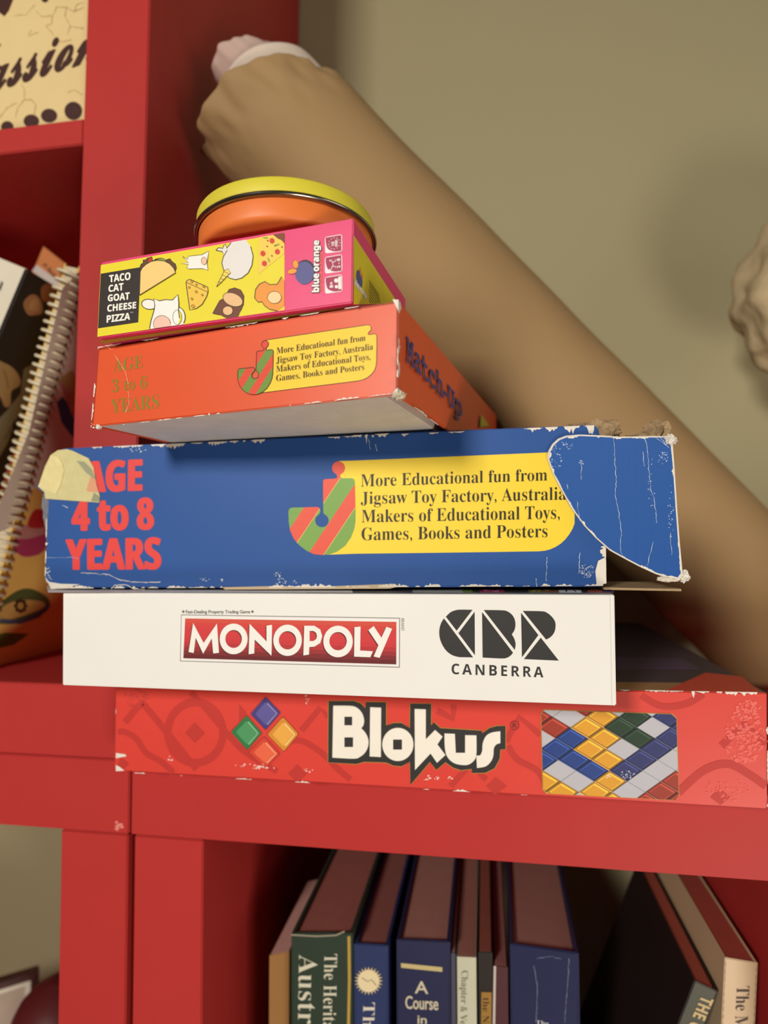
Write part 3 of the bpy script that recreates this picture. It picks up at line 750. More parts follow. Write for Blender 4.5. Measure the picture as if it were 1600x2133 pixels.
P.text(F, 'TM', *C([(273, 660), (298, 657), (273, 649), (298, 646)]), (200, 196, 186), 3)
P.build('title_panel', R, 'black title block on a yellow panel')
P = Part(); LN = (52, 42, 26)


def art(pts, c, ly=2, wd=1.0, line=LN, closed=True):
    q = clip_convex(C(pts), PNL) if True else C(pts)
    return q


def shape(pts, c, ly=3, wd=1.5):
    flat, t = tris(C(pts)); inside = all(len(clip_convex([q, (q[0] + .01, q[1]), (q[0], q[1] + .01)], PNL)) >= 3 for q in C(pts))
    if inside: P.poly(F, C(pts), c, ly)
    else:
        for k in t:
            q = clip_convex([flat[i] for i in k], PNL)
            if len(q) >= 3: P.poly(F, q, c, ly)
    if wd:
        q = C(pts); run = []
        ok = lambda z: len(clip_convex([z, (z[0] + .01, z[1]), (z[0], z[1] + .01)], PNL)) >= 3
        for z in q + q[:1]:
            if ok(z): run.append(z)
            else:
                if len(run) > 1: P.stroke(F, run, wd, LN, ly + 1)
                run = []
        if len(run) > 1: P.stroke(F, run, wd, LN, ly + 1)


# taco: filling, then a plain folded shell
shape([(350, 300), (362, 268), (378, 262), (376, 238), (398, 236), (412, 222), (446, 212), (452, 245), (480, 228), (520, 222), (560, 236), (590, 226), (602, 246), (632, 268), (640, 300), (632, 330), (500, 330), (360, 340)], (98, 62, 34), 2)
shape([(470, 240), (520, 224), (566, 238), (520, 260)], (150, 160, 60), 4, .5); shape([(415, 228), (448, 214), (450, 250), (420, 260)], (190, 50, 40), 4, .5)
shape([(350, 517), (356, 330), (372, 300), (402, 272), (440, 250), (490, 240), (545, 245), (590, 268), (622, 302), (636, 340)], (238, 200, 122), 5)
# cheese wedge
shape([(718, 420), (725, 400), (748, 390), (890, 452), (893, 490), (880, 530), (845, 590), (800, 622), (748, 634)], (232, 190, 70), 3)
P.stroke(F, C([(722, 415), (890, 492)]), 1, LN, 5)
for x, y, r_ in ((765, 410, 10), (802, 434, 7), (860, 450, 9), (766, 546, 9), (848, 515, 8), (775, 605, 13), (745, 455, 8), (800, 490, 10)): shape(ell(x, y, r_, r_, 12), (208, 160, 46), 5, .6)
# pizza slice
shape([(1295, 56), (1410, 34), (1440, 60), (1470, 75), (1497, 105), (1497, 185), (1289, 350)], (240, 200, 80), 3, 1.6)
shape([(1405, 36), (1497, 20), (1497, 105), (1470, 76), (1440, 62)], (122, 62, 34), 5, .8)
for x, y in ((1400, 85), (1328, 186), (1443, 172), (1340, 265)): shape(ell(x, y, 20, 22, 14), (206, 60, 40), 5, 0)
for x, y in ((1362, 130), (1400, 205), (1425, 125), (1366, 85), (1480, 135)): shape(ell(x, y, 6, 6, 8), (96, 60, 34), 6, 0)
for x, y, a in ((1440, 118, -15), (1374, 238, 70), (1350, 62, 0)): shape(ell(x, y, 22, 6, 10, rot=a), (130, 160, 60), 5, 0)
# plain animals without faces: cat, goat, sea animal, ape, squirrel
shape(ell(425, 588, 60, 40, 20, rot=8), (236, 232, 222), 3); shape(ell(655, 690, 56, 78, 20), (236, 232, 222), 3); shape(ell(650, 692, 36, 58, 16), YP, 4, .8)
shape([(430, 785), (442, 720), (466, 640), (472, 600), (464, 545), (508, 562), (560, 552), (612, 556), (655, 512), (662, 580), (660, 640), (668, 700), (650, 770), (640, 790)], (238, 234, 226), 5)
shape(ell(530, 745, 68, 66, 24), (236, 190, 170), 7, .8)
shape([(690, 210), (735, 232), (735, 208), (800, 200), (845, 196), (900, 165), (892, 205), (885, 270), (892, 318), (850, 305), (800, 306), (745, 308), (722, 300), (738, 272), (675, 266), (738, 258)], (236, 232, 222), 3, .9); shape(ell(862, 245, 22, 30, 14), (234, 190, 160), 5, .6)
shape([(955, 160), (975, 140), (1010, 145), (1015, 125), (1030, 110), (1040, 145), (1075, 100), (1090, 80), (1190, 72), (1230, 130), (1250, 205), (1240, 280), (1210, 340), (1160, 380), (1110, 393), (1060, 380), (1020, 330), (1002, 260), (1015, 210), (1045, 160), (1020, 200), (1005, 170)], (222, 218, 212), 3)
shape([(960, 452), (1025, 320), (1055, 308), (1072, 340)], (238, 206, 92), 5, .9)
for k in range(4): P.stroke(F, C([(975 + k * 17, 410 - k * 26), (1004 + k * 18, 420 - k * 24)]), .9, LN, 6)
shape([(930, 660), (985, 560), (1020, 540), (1060, 470), (1105, 458), (1150, 475), (1176, 520), (1172, 590), (1150, 640), (1128, 692), (1050, 705), (985, 672)], (108, 58, 34), 3); shape(ell(1090, 552, 82, 50, 22, rot=22), (226, 182, 130), 5, .9); shape(ell(1050, 640, 40, 36, 18), (226, 182, 130), 5, .7)
shape([(1262, 540), (1270, 470), (1300, 428), (1345, 408), (1380, 432), (1440, 430), (1460, 400), (1475, 370), (1497, 400), (1497, 600), (1440, 640), (1380, 628), (1340, 600), (1320, 568), (1290, 572)], (230, 146, 52), 3); shape(ell(1420, 535, 55, 48, 20), (240, 204, 150), 5, .8)
P.build('cartoon_picture', R, 'row of small food and animal drawings')
P = Part(); C = tpc
P.poly(F, C(ell(322, 722, 120, 142, 30)), (40, 34, 44), 2); P.poly(F, C(ell(312, 738, 114, 136, 30)), (84, 84, 140), 3)
for a in (ell(207, 634, 34, 50, 16, rot=-12), ell(166, 718, 58, 32, 16, rot=-10)): P.poly(F, C(a), (238, 150, 50), 3); P.stroke(F, C(a), .8, (150, 80, 30), 4, True)
q = C([(487, 965), (487, 352), (404, 968), (410, 358)])
P.text(F, sans('blue orange').replace(' ', '\u2009'), *q, (40, 30, 36), 4, 1.6); P.text(F, sans('blue orange').replace(' ', '\u2009'), *q, (240, 236, 230), 6, .5)
P.text(F, 'Hot Games Cool Planet', *C([(522, 952), (522, 490), (497, 954), (497, 494)]), (236, 130, 60), 3, .1)
P.build('maker_logo', R, 'round blue fruit logo with white lettering')
for quad, kind in ((([(555, 310), (760, 275), (762, 482), (558, 506)]), 0), (([(555, 548), (760, 513), (764, 720), (557, 746)]), 1), (([(555, 787), (760, 752), (765, 957), (558, 985)]), 2)):
    P = Part(); MR = (160, 34, 76); WI = (238, 226, 224)
    P.poly(F, rnd(C(quad), 5), WI, 2); m = [sum(q[i] for q in quad) / 4 for i in (0, 1)]
    ins = [(m[0] + (x - m[0]) * .9, m[1] + (y - m[1]) * .9) for x, y in quad]
    tl, tr, br, bl = [Vector(q) for q in ins]
    arc = [tuple(tl + (bl - tl) * (.25 + .0 * t)) for t in (0,)]
    curve = spl([tuple(tl.lerp(bl, .28)), tuple(tl.lerp(bl, .72) + (br - bl) * .10), tuple(tl.lerp(bl, .92) + (br - bl) * .36), tuple(bl.lerp(br, .62))], 5, False)
    P.poly(F, C(rnd([tuple(tl), tuple(tr), tuple(br)], 0.01, 1)[0:0] + [tuple(tl), tuple(tr), tuple(br)] + curve[::-1]), MR, 3)
    bi = lambda u, v: tuple((tl * (1 - u) * (1 - v) + tr * u * (1 - v) + br * u * v + bl * (1 - u) * v))
    if kind == 0:
        P.text(F, '10', *C([bi(.55, .60), bi(.55, .36), bi(.36, .60), bi(.36, .36)]), WI, 4, .3); P.text(F, 'min', *C([bi(.76, .68), bi(.76, .28), bi(.56, .68), bi(.56, .28)]), WI, 4, .3)
        for k in range(12): P.poly(F, C(ell(*bi(.55 + .36 * cos(k * pi / 6), .48 + .36 * sin(k * pi / 6)), 6, 6, 6)), WI, 4)
    elif kind == 1:
        P.text(F, '2 - 8', *C([bi(.92, .80), bi(.92, .20), bi(.72, .80), bi(.72, .20)]), WI, 4, .3)
        P.stroke(F, C([bi(.38, .84), bi(.38, .66), bi(.62, .66), bi(.62, .78)]), 1.4, WI, 4); P.stroke(F, C([bi(.38, .20), bi(.38, .36), bi(.62, .36), bi(.62, .22)]), 1.4, WI, 4); P.stroke(F, C([bi(.46, .66), bi(.46, .36)]), 1.2, WI, 4)
        for v in (.84, .24): P.poly(F, C(ell(*bi(.28, v), 9, 9, 8)), WI, 4)
    else:
        P.text(F, '8+', *C([bi(.46, .72), bi(.46, .34), bi(.26, .72), bi(.26, .34)]), WI, 4, .4)
        for v, r_ in ((.30, 26), (.70, 20)): P.poly(F, C(ell(*bi(.68, v), r_, r_, 14)), WI, 4); P.poly(F, C([bi(.8, v - .2), bi(.99, v - .24), bi(.99, v + .2), bi(.8, v + .18)]), WI, 4)
    P.build('icon_badge', R, ('badge with the playing time', 'badge with the player count', 'badge with the age')[kind])
P = Part(); P.poly(FR, C(ell(958, 812, 34, 112, 24, rot=-8)), (84, 84, 140), 3); P.poly(FR, C(ell(972, 720, 10, 50, 12, rot=-6)), (230, 150, 60), 3); P.poly(FR, C(ell(990, 768, 12, 34, 12, rot=-12)), (230, 150, 60), 3)
P.text(FR, sans('blue orange').replace(' ', '\u2009'), *C([(900, 870), (1040, 1045), (905, 800), (1045, 985)]), (238, 236, 220), 4, .5)
for k in range(8): P.stroke(FR, C([(1075 + k * 2, 825 + k * 34), (1195 + k * 5, 1000 + k * 34)][0:2]), .8, (80, 80, 24), 3) if k < 3 else P.stroke(FR, C([(1073, 825 + k * 34), (1075 + 150 * (8 - k) / 5.5, 825 + k * 34 + 190 * (8 - k) / 5.5)]), .8, (80, 80, 24), 3)
P.build('side_print', R, 'small logo and fine print on the side')

# ---- round tin
tc = Vector((.13812, -.08507, .31003)); tr_ = .04827; tx, ty = .01028, -.02263
R = thing('round_tin', 'round tin with orange body and yellow lid on the topmost box', 'tin', (tc.x, tc.y, .297))


def lathe(P, prof, m, n=96, smooth=True):
    rings = []
    for r_, z in prof:
        rings.append([Vector((tc.x + r_ * cos(2 * pi * k / n), tc.y + r_ * sin(2 * pi * k / n), tc.z + z + r_ * (tx * cos(2 * pi * k / n) + ty * sin(2 * pi * k / n)))) for k in range(n)])
    v = [q for g in rings for q in g]; f = [(i * n + k, i * n + (k + 1) % n, (i + 1) * n + (k + 1) % n, (i + 1) * n + k) for i in range(len(prof) - 1) for k in range(n)]
    P.add(v, f, m, smooth)


OT = mat((226, 118, 52), .5, .5, 0, .03, 40); YT = mat((214, 200, 56), .55, .5, 0, .03, 40); ST = mat((150, 142, 128), .22, .5, 1, .05, 40)
P = Part(); lathe(P, [(.0001, -.0116), (tr_ - .0058, -.0116), (tr_ - .0040, -.0113), (tr_ - .0028, -.0106), (tr_ - .0023, -.0096), (tr_ - .0022, -.0080), (tr_ - .0022, .004), (tr_ - .004, .006)], OT); P.build('tin_body', R, 'orange tin body')
P = Part(); lathe(P, [(tr_ - .0012, .0004), (tr_ - .0010, .0020), (tr_ - .0012, .0078), (tr_ - .0018, .0088), (tr_ - .0030, .0094), (.0001, .0094)], YT); P.build('tin_lid', R, 'yellow tin lid')
P = Part(); lathe(P, [(tr_ - .0010 + .0012 * cos(a * pi / 5), .0002 + .0012 * sin(a * pi / 5)) for a in range(11)], ST); P.build('rolled_rim', R, 'bare metal rolled rim')

# ================================================================== BEHIND THE STACK
# kraft paper roll
U = aty(560, 240, .085); Lw = aty(1450, 1137, .245); ax = (Lw - U).normalized()
tot = (Lw - U).length + .13
e1 = ax.cross(Vector((0, 1, 0))).normalized(); e2 = ax.cross(e1).normalized()
R = thing('paper_roll', 'thick brown kraft paper roll leaning diagonally behind the game boxes', 'paper roll', U + ax * tot)


def tube(P, s0, s1, rad, m, na=120, ns=90, amp=0, seed=0, thick=.003, endamp=None, spiral=.0, slant=0., shift=None, cut=.0175):
    v = []; f = []
    o_ = Vector((seed, seed * 2, 0))
    for layer in (0, 1):
        for i in range(ns + 1):
            t = i / ns; s_ = s0 + (s1 - s0) * t ** 1.6
            for k in range(na):
                a = 2 * pi * k / na; dr = Vector((cos(a), sin(a), 0))
                q = dr.x * e1 + dr.y * e2
                near = endamp(s_ - s0) if endamp else 0
                n1 = noise.noise(Vector((dr.x * 2.2, dr.y * 2.2, s_ * 14)) + o_); n2 = noise.noise(Vector((dr.x * 6, dr.y * 6, s_ * 55)) + o_)
                rr_ = rad(s_) + spiral * (k / na) + amp * n1 + near * (n1 * .6 + n2 * .5) - layer * (thick + near * .1)
                ds = near * 1.0 * (noise.noise(Vector((dr.x * 4, dr.y * 4, 3)) + o_)) * (1 - t)
                sl = (cut * (1 + q.dot(eur)) - slant * max(0, q.dot(SL) + .25)) * (1 - t) ** 4
                v.append(U + ax * (s_ + ds + sl) + q * rr_ + (shift or Vector((0, 0, 0))))
    N = (ns + 1) * na
    for i in range(ns):
        for k in range(na):
            a, b = i * na + k, i * na + (k + 1) % na
            f.append((a, b, b + na, a + na)); f.append((N + a, N + a + na, N + b + na, N + b))
    for k in range(na):
        b = (k + 1) % na; f.append((k, N + k, N + b, b)); e_ = ns * na; f.append((e_ + k, e_ + b, N + e_ + b, N + e_ + k))
    P.add(v, f, m, True)


rad = lambda s_: .0600 + .0105 * s_ / tot
eur = ax.cross(FWD).normalized(); eur = eur if eur.dot(UP) > 0 else -eur; efr = ax.cross(eur).normalized(); efr = efr if efr.dot(CAM - U) > 0 else -efr
SL = (efr - eur * .45).normalized()
P = Part(); tube(P, .004, tot, rad, KRAFT, amp=.0008, endamp=lambda s_: .008 * max(0, 1 - s_ / .05) ** 1.5, thick=.004, spiral=.0015, slant=.028); P.build('kraft_sheet', R)
P = Part(); tube(P, -.013, .30, lambda s_: .0405, mat((214, 196, 178), .8, .2, 0, .05, 30), na=96, ns=40, amp=.0005, seed=4, thick=.004, slant=.018, shift=eur * .0165, cut=.0085); P.build('white_core', R, 'white paper inner roll')
P = Part(); tube(P, -.034, .10, lambda s_: .0392 - .006 * max(0, -s_ + .004) / .02, mat((190, 162, 150), .85, .2, 0, .08, 30, .2, 120), na=96, ns=50, amp=.0008, seed=9, thick=.003, endamp=lambda s_: .0025 * max(0, 1 - s_ / .03) ** 1.2, slant=.018, shift=eur * .0160, cut=.0085); P.build('tissue', R, 'crumpled pinkish tissue end')

# crumpled cream bundle at the right edge
cc = aty(1722, 600, .22); R0 = cc
P = Part(); bm = bmesh.new(); bmesh.ops.create_icosphere(bm, subdivisions=6, radius=1)
for v in bm.verts:
    d = v.co.copy(); z = d.z
    w_ = .075 + .018 * z; k = 1 + .16 * noise.noise(Vector((d.x * 2.0, d.y * 2.0, d.z * 3.2))) + .03 * noise.noise(d * 6) + .006 * noise.noise(d * 20)
    v.co = R0 + Vector((d.x * w_ * k + .02 * z, d.y * .06 * k, d.z * .082 * k))
P.bm(bm, mat((192, 172, 134), .9, .1, 0, .1, 60, .3, 200), True)
o = P.build('cloth_bundle'); o['label'] = 'crumpled cream cloth bundle hanging against the wall at the right edge'; o['category'] = 'cloth'

# ================================================================== LEFT SHELVES
# cream decorative box in the upper compartment
y0 = .012
R = thing('decorative_box', 'cream crackle-patterned box with dark brown script lettering on the upper left shelf', 'box', (-.13, y0, .4618))
F = Face((0, y0, 0), (0, -1, 0)); P = Part()
xr = aty(181, 100, y0).x; zs = .4618; xr = min(xr, -.049)
xr = -.0480
P.prism([(-.33, y0, zs), (xr, y0, zs), (xr + .004, y0, zs + .25), (-.33, y0, zs + .25)], (0, .18, 0), mat((222, 196, 140), .7, .3, 0, .05, 30), .001)
C = lambda pts: crop(pts, 0, 0, 4)
rr = random.Random(3)
for pts in ([(300, 90), (350, 140), (440, 130), (470, 60), (560, 60), (620, 100), (700, 60)], [(440, 130), (430, 200), (380, 210), (450, 300)], [(560, 60), (540, 130), (590, 220), (560, 290)], [(590, 220), (700, 240)], [(180, 700), (210, 760), (205, 830), (260, 830), (300, 880), (280, 960)], [(205, 830), (150, 900), (130, 980)], [(560, 770), (620, 750), (690, 790)], [(120, 130), (220, 120), (290, 40)], [(260, 250), (240, 300), (320, 270)], [(0, 980), (60, 900), (140, 860)], [(470, 330), (520, 350), (600, 330)], [(700, 20), (640, 40), (620, 100)]):
    crack(P, F, C(pts), rr.randint(0, 99), 2.0, (178, 148, 98), 1)
BR = (66, 34, 28)
P.text(F, script('Passion'), (-92, 214), (200, 124), (-72, 112), (216, 26), BR, 2, 1.9, xmax=xr - .0004)
for cx, cy, rx, ry in ((62, 1060, 52, 50), (262, 1010, 65, 55), (410, 965, 68, 58), (612, 925, 74, 76)): P.poly(F, C(ell(cx, cy, rx, ry, 24)), BR, 2)
P.poly(F, C([(-60, -60), (130, -60), (110, 0), (75, 90), (38, 138), (0, 110), (-60, 60)]), BR, 2); P.poly(F, C(ell(375, -8, 30, 30, 16)), BR, 2)
P.build('carton', R)

# white and black hardback leaning at the far left
y0 = .03; A1 = aty(57, 561, y0); A2 = aty(0, 697, y0); d = (A1 - A2).normalized(); A0 = A1 - d * ((A1.z - .0508) / d.z); wv = Vector((-d.z, 0, d.x))
R = thing('cookbook', 'leaning hardback book with white spine and black cover, leftmost of the shelf', 'book', A0 + wv * .02, 'cookbooks')
P = Part(); dep = Vector((0, .064, 0)); tk = .055
BK = mat((40, 37, 38), .35, .5, 0, .12, 40); SPN = mat((216, 206, 184), .5, .35)
P.prism([A0, A1, A1 + wv * .003, A0 + wv * .003], dep, BK, .0006)
P.prism([A0 + wv * (tk - .003), A1 + wv * (tk - .003), A1 + wv * tk, A0 + wv * tk], dep, BK, .0006)
P.prism([A0 + wv * .0005, A1 + wv * .0005, A1 + wv * (tk - .0005), A0 + wv * (tk - .0005)], (0, .003, 0), SPN, .0006)
Fs = Face((0, y0, 0), (0, -1, 0)); P.text(Fs, serif('l'), (-4, 602), (2, 606), (2, 586), (8, 590), (60, 54, 50), 1, .5)
Fc = Face(A1, -wv); C = lambda pts: crop(pts, 0, 480, 4.267)
GA = (188, 136, 96)
P.poly(Fc, C(spl([(205, 650), (260, 578), (320, 575), (370, 640), (375, 730), (320, 752), (245, 745)])), GA, 2); P.poly(Fc, C(spl([(365, 510), (420, 470), (480, 490), (510, 560), (480, 620), (430, 645), (370, 610)])), (176, 118, 78), 2)
P.poly(Fc, C(spl([(250, 690), (300, 600), (345, 640), (340, 720)])), (206, 160, 112), 3); P.poly(Fc, C([(430, 650), (470, 650), (460, 790), (430, 780)]), (150, 96, 70), 2)
P.poly(Fc, C(spl([(-60, 1150), (20, 1170), (110, 1220), (175, 1310), (170, 1380), (100, 1430), (90, 1550), (40, 1565), (0, 1480), (-60, 1420)])), (190, 158, 110), 2)
P.poly(Fc, C([(210, 1230), (300, 1180), (340, 1230), (300, 1420), (240, 1560), (150, 1660), (60, 1900), (-60, 2100), (-60, 1720), (60, 1600), (180, 1450)]), (150, 146, 122), 2)
P.stroke(Fc, C([(30, 1240), (60, 1330), (70, 1400)]), 2.4, (150, 108, 60), 3)
P.text(Fc, serif('A'), *C([(30, 1850), (140, 1830), (100, 1690), (160, 1670)]), (36, 34, 34), 3)
P.build('cover', R)
P = Part(); P.prism([A0 + wv * .0035 + d * .002, A1 + wv * .0035 - d * .004, A1 + wv * (tk - .0035) - d * .004, A0 + wv * (tk - .0035) + d * .002], (0, .058, 0), mat((206, 190, 160), .8)); 
for v in P.V: v.y += .0033
P.build('page_block', R)

# small orange booklet peeking out behind it
y0 = .10; q = lambda px, py: aty(px, py, y0)
c_ = [q(90, 513), q(136, 549)]; dd = ((q(65, 560) - q(90, 513)).normalized() + Vector((0, 0, -.25))).normalized(); k = (c_[0].z - .0508) / -dd.z
R = thing('booklet', 'thin orange booklet with white band, peeking out between the two cookbooks', 'booklet', c_[0] + dd * k)
P = Part(); k2 = (c_[1].z - .0508) / -dd.z
P.prism([c_[0], c_[1], c_[1] + dd * k2, c_[0] + dd * k], (0, .003, 0), mat((196, 120, 66), .6, .3), .0003)
Fb = Face((0, y0, 0), (0, -1, 0)); C = lambda pts: crop(pts, 0, 480, 4.267)
P.poly(Fb, C([(328, 306), (545, 470), (520, 540), (285, 358)]), (196, 184, 176), 1); P.text(Fb, 'A Basic', *C([(380, 308), (500, 440), (400, 280), (520, 410)]), (70, 44, 30), 1, .3)
P.build('cover', R)

# spiral-bound cookbook
y0 = .026; B1 = aty(150, 548, .022); B2 = aty(0, 1130, .022); d = (B1 - B2).normalized(); B1 = B1 + d * .004; B0 = B1 - d * ((B1.z - .0515) / d.z); wv = Vector((-d.z, 0, d.x))
R = thing('cookbook', 'spiral-bound cookbook with yellow cupcake cover leaning beside the red upright', 'book', B0, 'cookbooks')
P = Part(); off = -wv * .004; a, b = B0 + off, B1 + off - d * .004; a.y = b.y = y0; dep = Vector((0, .2, 0)); CV = mat((246, 206, 108), .5, .4, 0, .06, 30)
P.prism([a, b, b + wv * .0012, a + wv * .0012], dep, CV, .0003); P.prism([a + wv * .0125, b + wv * .0125, b + wv * .0137, a + wv * .0137], dep, CV, .0003)
Fc = Face(b, -wv)
P.poly(Fc, [(170, 560), (170, 1000), (75, 1010), (20, 1100), (-30, 1120), (60, 900), (130, 600)], (238, 228, 206), 1)
P.poly(Fc, [(122, 790), (136, 812), (160, 860), (160, 790), (150, 770)], (196, 172, 100), 2); P.poly(Fc, [(118, 838), (130, 826), (158, 862), (158, 920), (128, 880)], (62, 104, 150), 2); P.poly(Fc, [(124, 800), (132, 796), (156, 858), (152, 872)], (206, 150, 140), 3)
P.poly(Fc, spl([(58, 1086), (72, 1062), (92, 1066), (100, 1090), (84, 1100), (60, 1098)]), (196, 52, 50), 3)
P.poly(Fc, spl([(26, 1112), (44, 1094), (92, 1098), (108, 1112), (96, 1128), (60, 1126), (34, 1122)]), (206, 150, 140), 2)
P.poly(Fc, spl([(26, 1126), (60, 1122), (104, 1112), (92, 1145), (70, 1158), (40, 1156)]), (190, 70, 110), 3)
P.poly(Fc, spl([(-30, 1290), (20, 1240), (60, 1226), (100, 1246), (98, 1272), (60, 1290), (20, 1300)]), (88, 104, 56), 2); P.poly(Fc, spl([(-20, 1290), (8, 1262), (40, 1250), (84, 1252), (92, 1264), (50, 1282), (10, 1292)]), (212, 176, 96), 3)
P.stroke(Fc, [(0, 1292), (40, 1296), (80, 1282), (102, 1258)], 8, (72, 96, 122), 4)
for k in range(8): P.poly(Fc, ell(42 + 10 * cos(k * pi / 4), 1262 + 11 * sin(k * pi / 4), 4.5, 4.5, 8), (74, 40, 26), 5)
P.poly(Fc, ell(42, 1262, 4, 4, 8), (196, 150, 60), 6)
P.poly(Fc, [(-40, 1330), (10, 1318), (60, 1320), (30, 1342), (-40, 1360)], (96, 124, 50), 2)
up = d.normalized()
for k in range(45):
    c_ = b + dep.normalized() * .0065 - up * (.006 + k * .0068); nrm = -wv
    P.add([c_ + nrm * .0002 + up * (.0013 * sin(j * pi / 4)) + Vector((0, 1, 0)) * (.0013 * cos(j * pi / 4)) for j in range(8)], [tuple(range(8)), tuple(range(7, -1, -1))], (52, 40, 32))
P.build('cover', R)
P = Part(); P.prism([a + wv * .0014 + d * .001, b + wv * .0014 - d * .002, b + wv * .0122 - d * .002, a + wv * .0122 + d * .001], (0, .195, 0), mat((208, 192, 160), .8)); P.build('page_block', R)
P = Part(); nt_, per = 46, 28; cen = b + wv * .0065 + Vector((0, .002, 0)); v = []; f = []; rc = .0098; rw = .0014; hd = (b - a).normalized()
path = []
for i in range(nt_ * per + 1):
    t = i / per; an = 2 * pi * t; path.append(cen - hd * (.003 + t * .0068) + (-wv) * (rc * cos(an)) + Vector((0, 1, 0)) * (rc * sin(an)))
for i, p_ in enumerate(path):
    tg = (path[min(i + 1, len(path) - 1)] - path[max(0, i - 1)]).normalized(); u1 = tg.cross(hd).normalized(); u2 = tg.cross(u1)
    for k in range(6): v.append(p_ + u1 * rw * cos(k * pi / 3) + u2 * rw * sin(k * pi / 3))
for i in range(len(path) - 1):
    for k in range(6): f.append((i * 6 + k, i * 6 + (k + 1) % 6, (i + 1) * 6 + (k + 1) % 6, (i + 1) * 6 + k))
P.add(v, f, mat((214, 200, 168), .35, .5), True); P.build('spiral_binding', R, 'pale plastic spiral binding')

# lower left compartment: framed picture and dark vase
ZF = -T - CH
Rr = aty(82, 2022, .22); _d = ray(0, 2047); Ll = CAM + _d * ((Rr.z - CAM.z) / _d.z); hd = Ll - Rr; hd.z = 0; hd.normalize(); hgt = Rr.z - ZF - .0006
nf_ = Vector((-hd.y, hd.x, 0)); nf_ = nf_ if nf_.dot(CAM - Rr) > 0 else -nf_
R = thing('picture_frame', 'dark picture frame with white mount standing in the lower left compartment', 'picture frame', (Rr.x, Rr.y, ZF))
ww = .15
fp = lambda u, v_, o_=0: Rr + hd * u + Vector((0, 0, -v_)) + nf_ * o_
P = Part(); FM = mat((70, 34, 28), .4, .45, 0, .2, 60); g = .008
for a_, b_ in (((0, 0), (ww, g)), ((0, hgt - g), (ww, hgt)), ((0, g), (g, hgt - g)), ((ww - g, g), (ww, hgt - g))):
    P.prism([fp(a_[0], a_[1]), fp(b_[0], a_[1]), fp(b_[0], b_[1]), fp(a_[0], b_[1])], -nf_ * .012, FM, .001)
P.build('frame', R)
P = Part(); g2 = g + .0045
for a_, b_ in (((g, g), (ww - g, g2)), ((g, hgt - g2), (ww - g, hgt - g)), ((g, g2), (g2, hgt - g2)), ((ww - g2, g2), (ww - g, hgt - g2))):
    P.prism([fp(a_[0], a_[1], -.002), fp(b_[0], a_[1], -.002), fp(b_[0], b_[1], -.002), fp(a_[0], b_[1], -.002)], -nf_ * .003, mat((236, 226, 206), .5))
P.build('inner_slip', R, 'bright white inner slip')
P = Part(); P.prism([fp(g2, g2, -.004), fp(ww - g2, g2, -.004), fp(ww - g2, hgt - g2, -.004), fp(g2, hgt - g2, -.004)], -nf_ * .004, mat((186, 168, 150), .6, .3, 0, .18, 40)); P.build('picture', R)
vc = aty(128, 2140, .12); R = thing('vase', 'dark red round glass vase beside the picture frame', 'vase', (vc.x, vc.y, ZF))
P = Part(); rv = .042
prof = [(.0001, 0), (.024, 0), (.028, .004), (.034, .03)]; hh = vc.z - ZF
for a in range(9):
    t = -55 + a * 15; prof.append((rv * cos(radians(t)), hh + rv * sin(radians(t))))
prof += [(.010, hh + rv * 1.0), (.009, hh + rv * 1.01), (.0001, hh + rv * 1.012)]
n = 48; v = [Vector((vc.x + r_ * cos(2 * pi * k / n), vc.y + r_ * sin(2 * pi * k / n), ZF + .0005 + z)) for r_, z in prof for k in range(n)]
P.add(v, [(i * n + k, i * n + (k + 1) % n, (i + 1) * n + (k + 1) % n, (i + 1) * n + k) for i in range(len(prof) - 1) for k in range(n)], mat((86, 28, 28), .5, .3, 0, .3, 25), True); P.build('vase_body', R)

# ================================================================== BOOKS IN THE LOWER COMPARTMENT
ZF = -T - CR


def book(name, label, tl, tr, y, depth, cover, pages=(196, 176, 156), art=None, bl=None, br=None, paper=False, gap=.003, dx=0., spine=None, rough=.45):
    """upright book: top-left/top-right of its spine on the photo, spine plane at y"""
    TL, TR = aty(*tl, y), aty(*tr, y); z = (TL.z + TR.z) / 2 if bl is None else None
    zb = ZF + .0006
    if bl is None: BLp, BRp = Vector((TL.x - .001, y, zb)), Vector((TR.x - .001, y, zb))
    else: BLp, BRp = bl, br
    R = thing(name, label, 'book', (BLp + BRp) / 2, 'books in the lower compartment')
    wv = (TR - TL).normalized(); upv = (TL - BLp).normalized(); dv = Vector((dx, depth, 0)); W = (TR - TL).length
    tb = .0024 if not paper else .0006; cm = mat(cover, rough, .4, 0, .08, 40, .03, 600); P = Part()
    P.prism([BLp, TL, TL + wv * tb, BLp + wv * tb], dv, cm, .0003); P.prism([BRp - wv * tb, TR - wv * tb, TR, BRp], dv, cm, .0003)
    P.prism([BLp, TL, TR, BRp], (0, tb, 0), mat(spine, rough, .4, 0, .05, 40) if spine else cm, .0006)
    F = Face((0, y - .0002, 0), (0, -1, 0))
    if art: art(P, F)
    P.build('cover', R)
    P = Part(); g = gap if not paper else .0001
    o_ = Vector((0, tb + .0002, 0)); k = tb + .0002
    P.prism([BLp + wv * k + upv * g + o_, TL + wv * k - upv * g + o_, TR - wv * k - upv * g + o_, BRp - wv * k + upv * g + o_], dv * (.965 if not paper else .985), mat(pages, .85, .15, 0, .08, 90), .0002)  # page tones carry the compartment's shade and red bounce in their colour
    P.build('page_block', R)
    return R


C = lambda pts: crop(pts, 540, 1760, 2.2857)


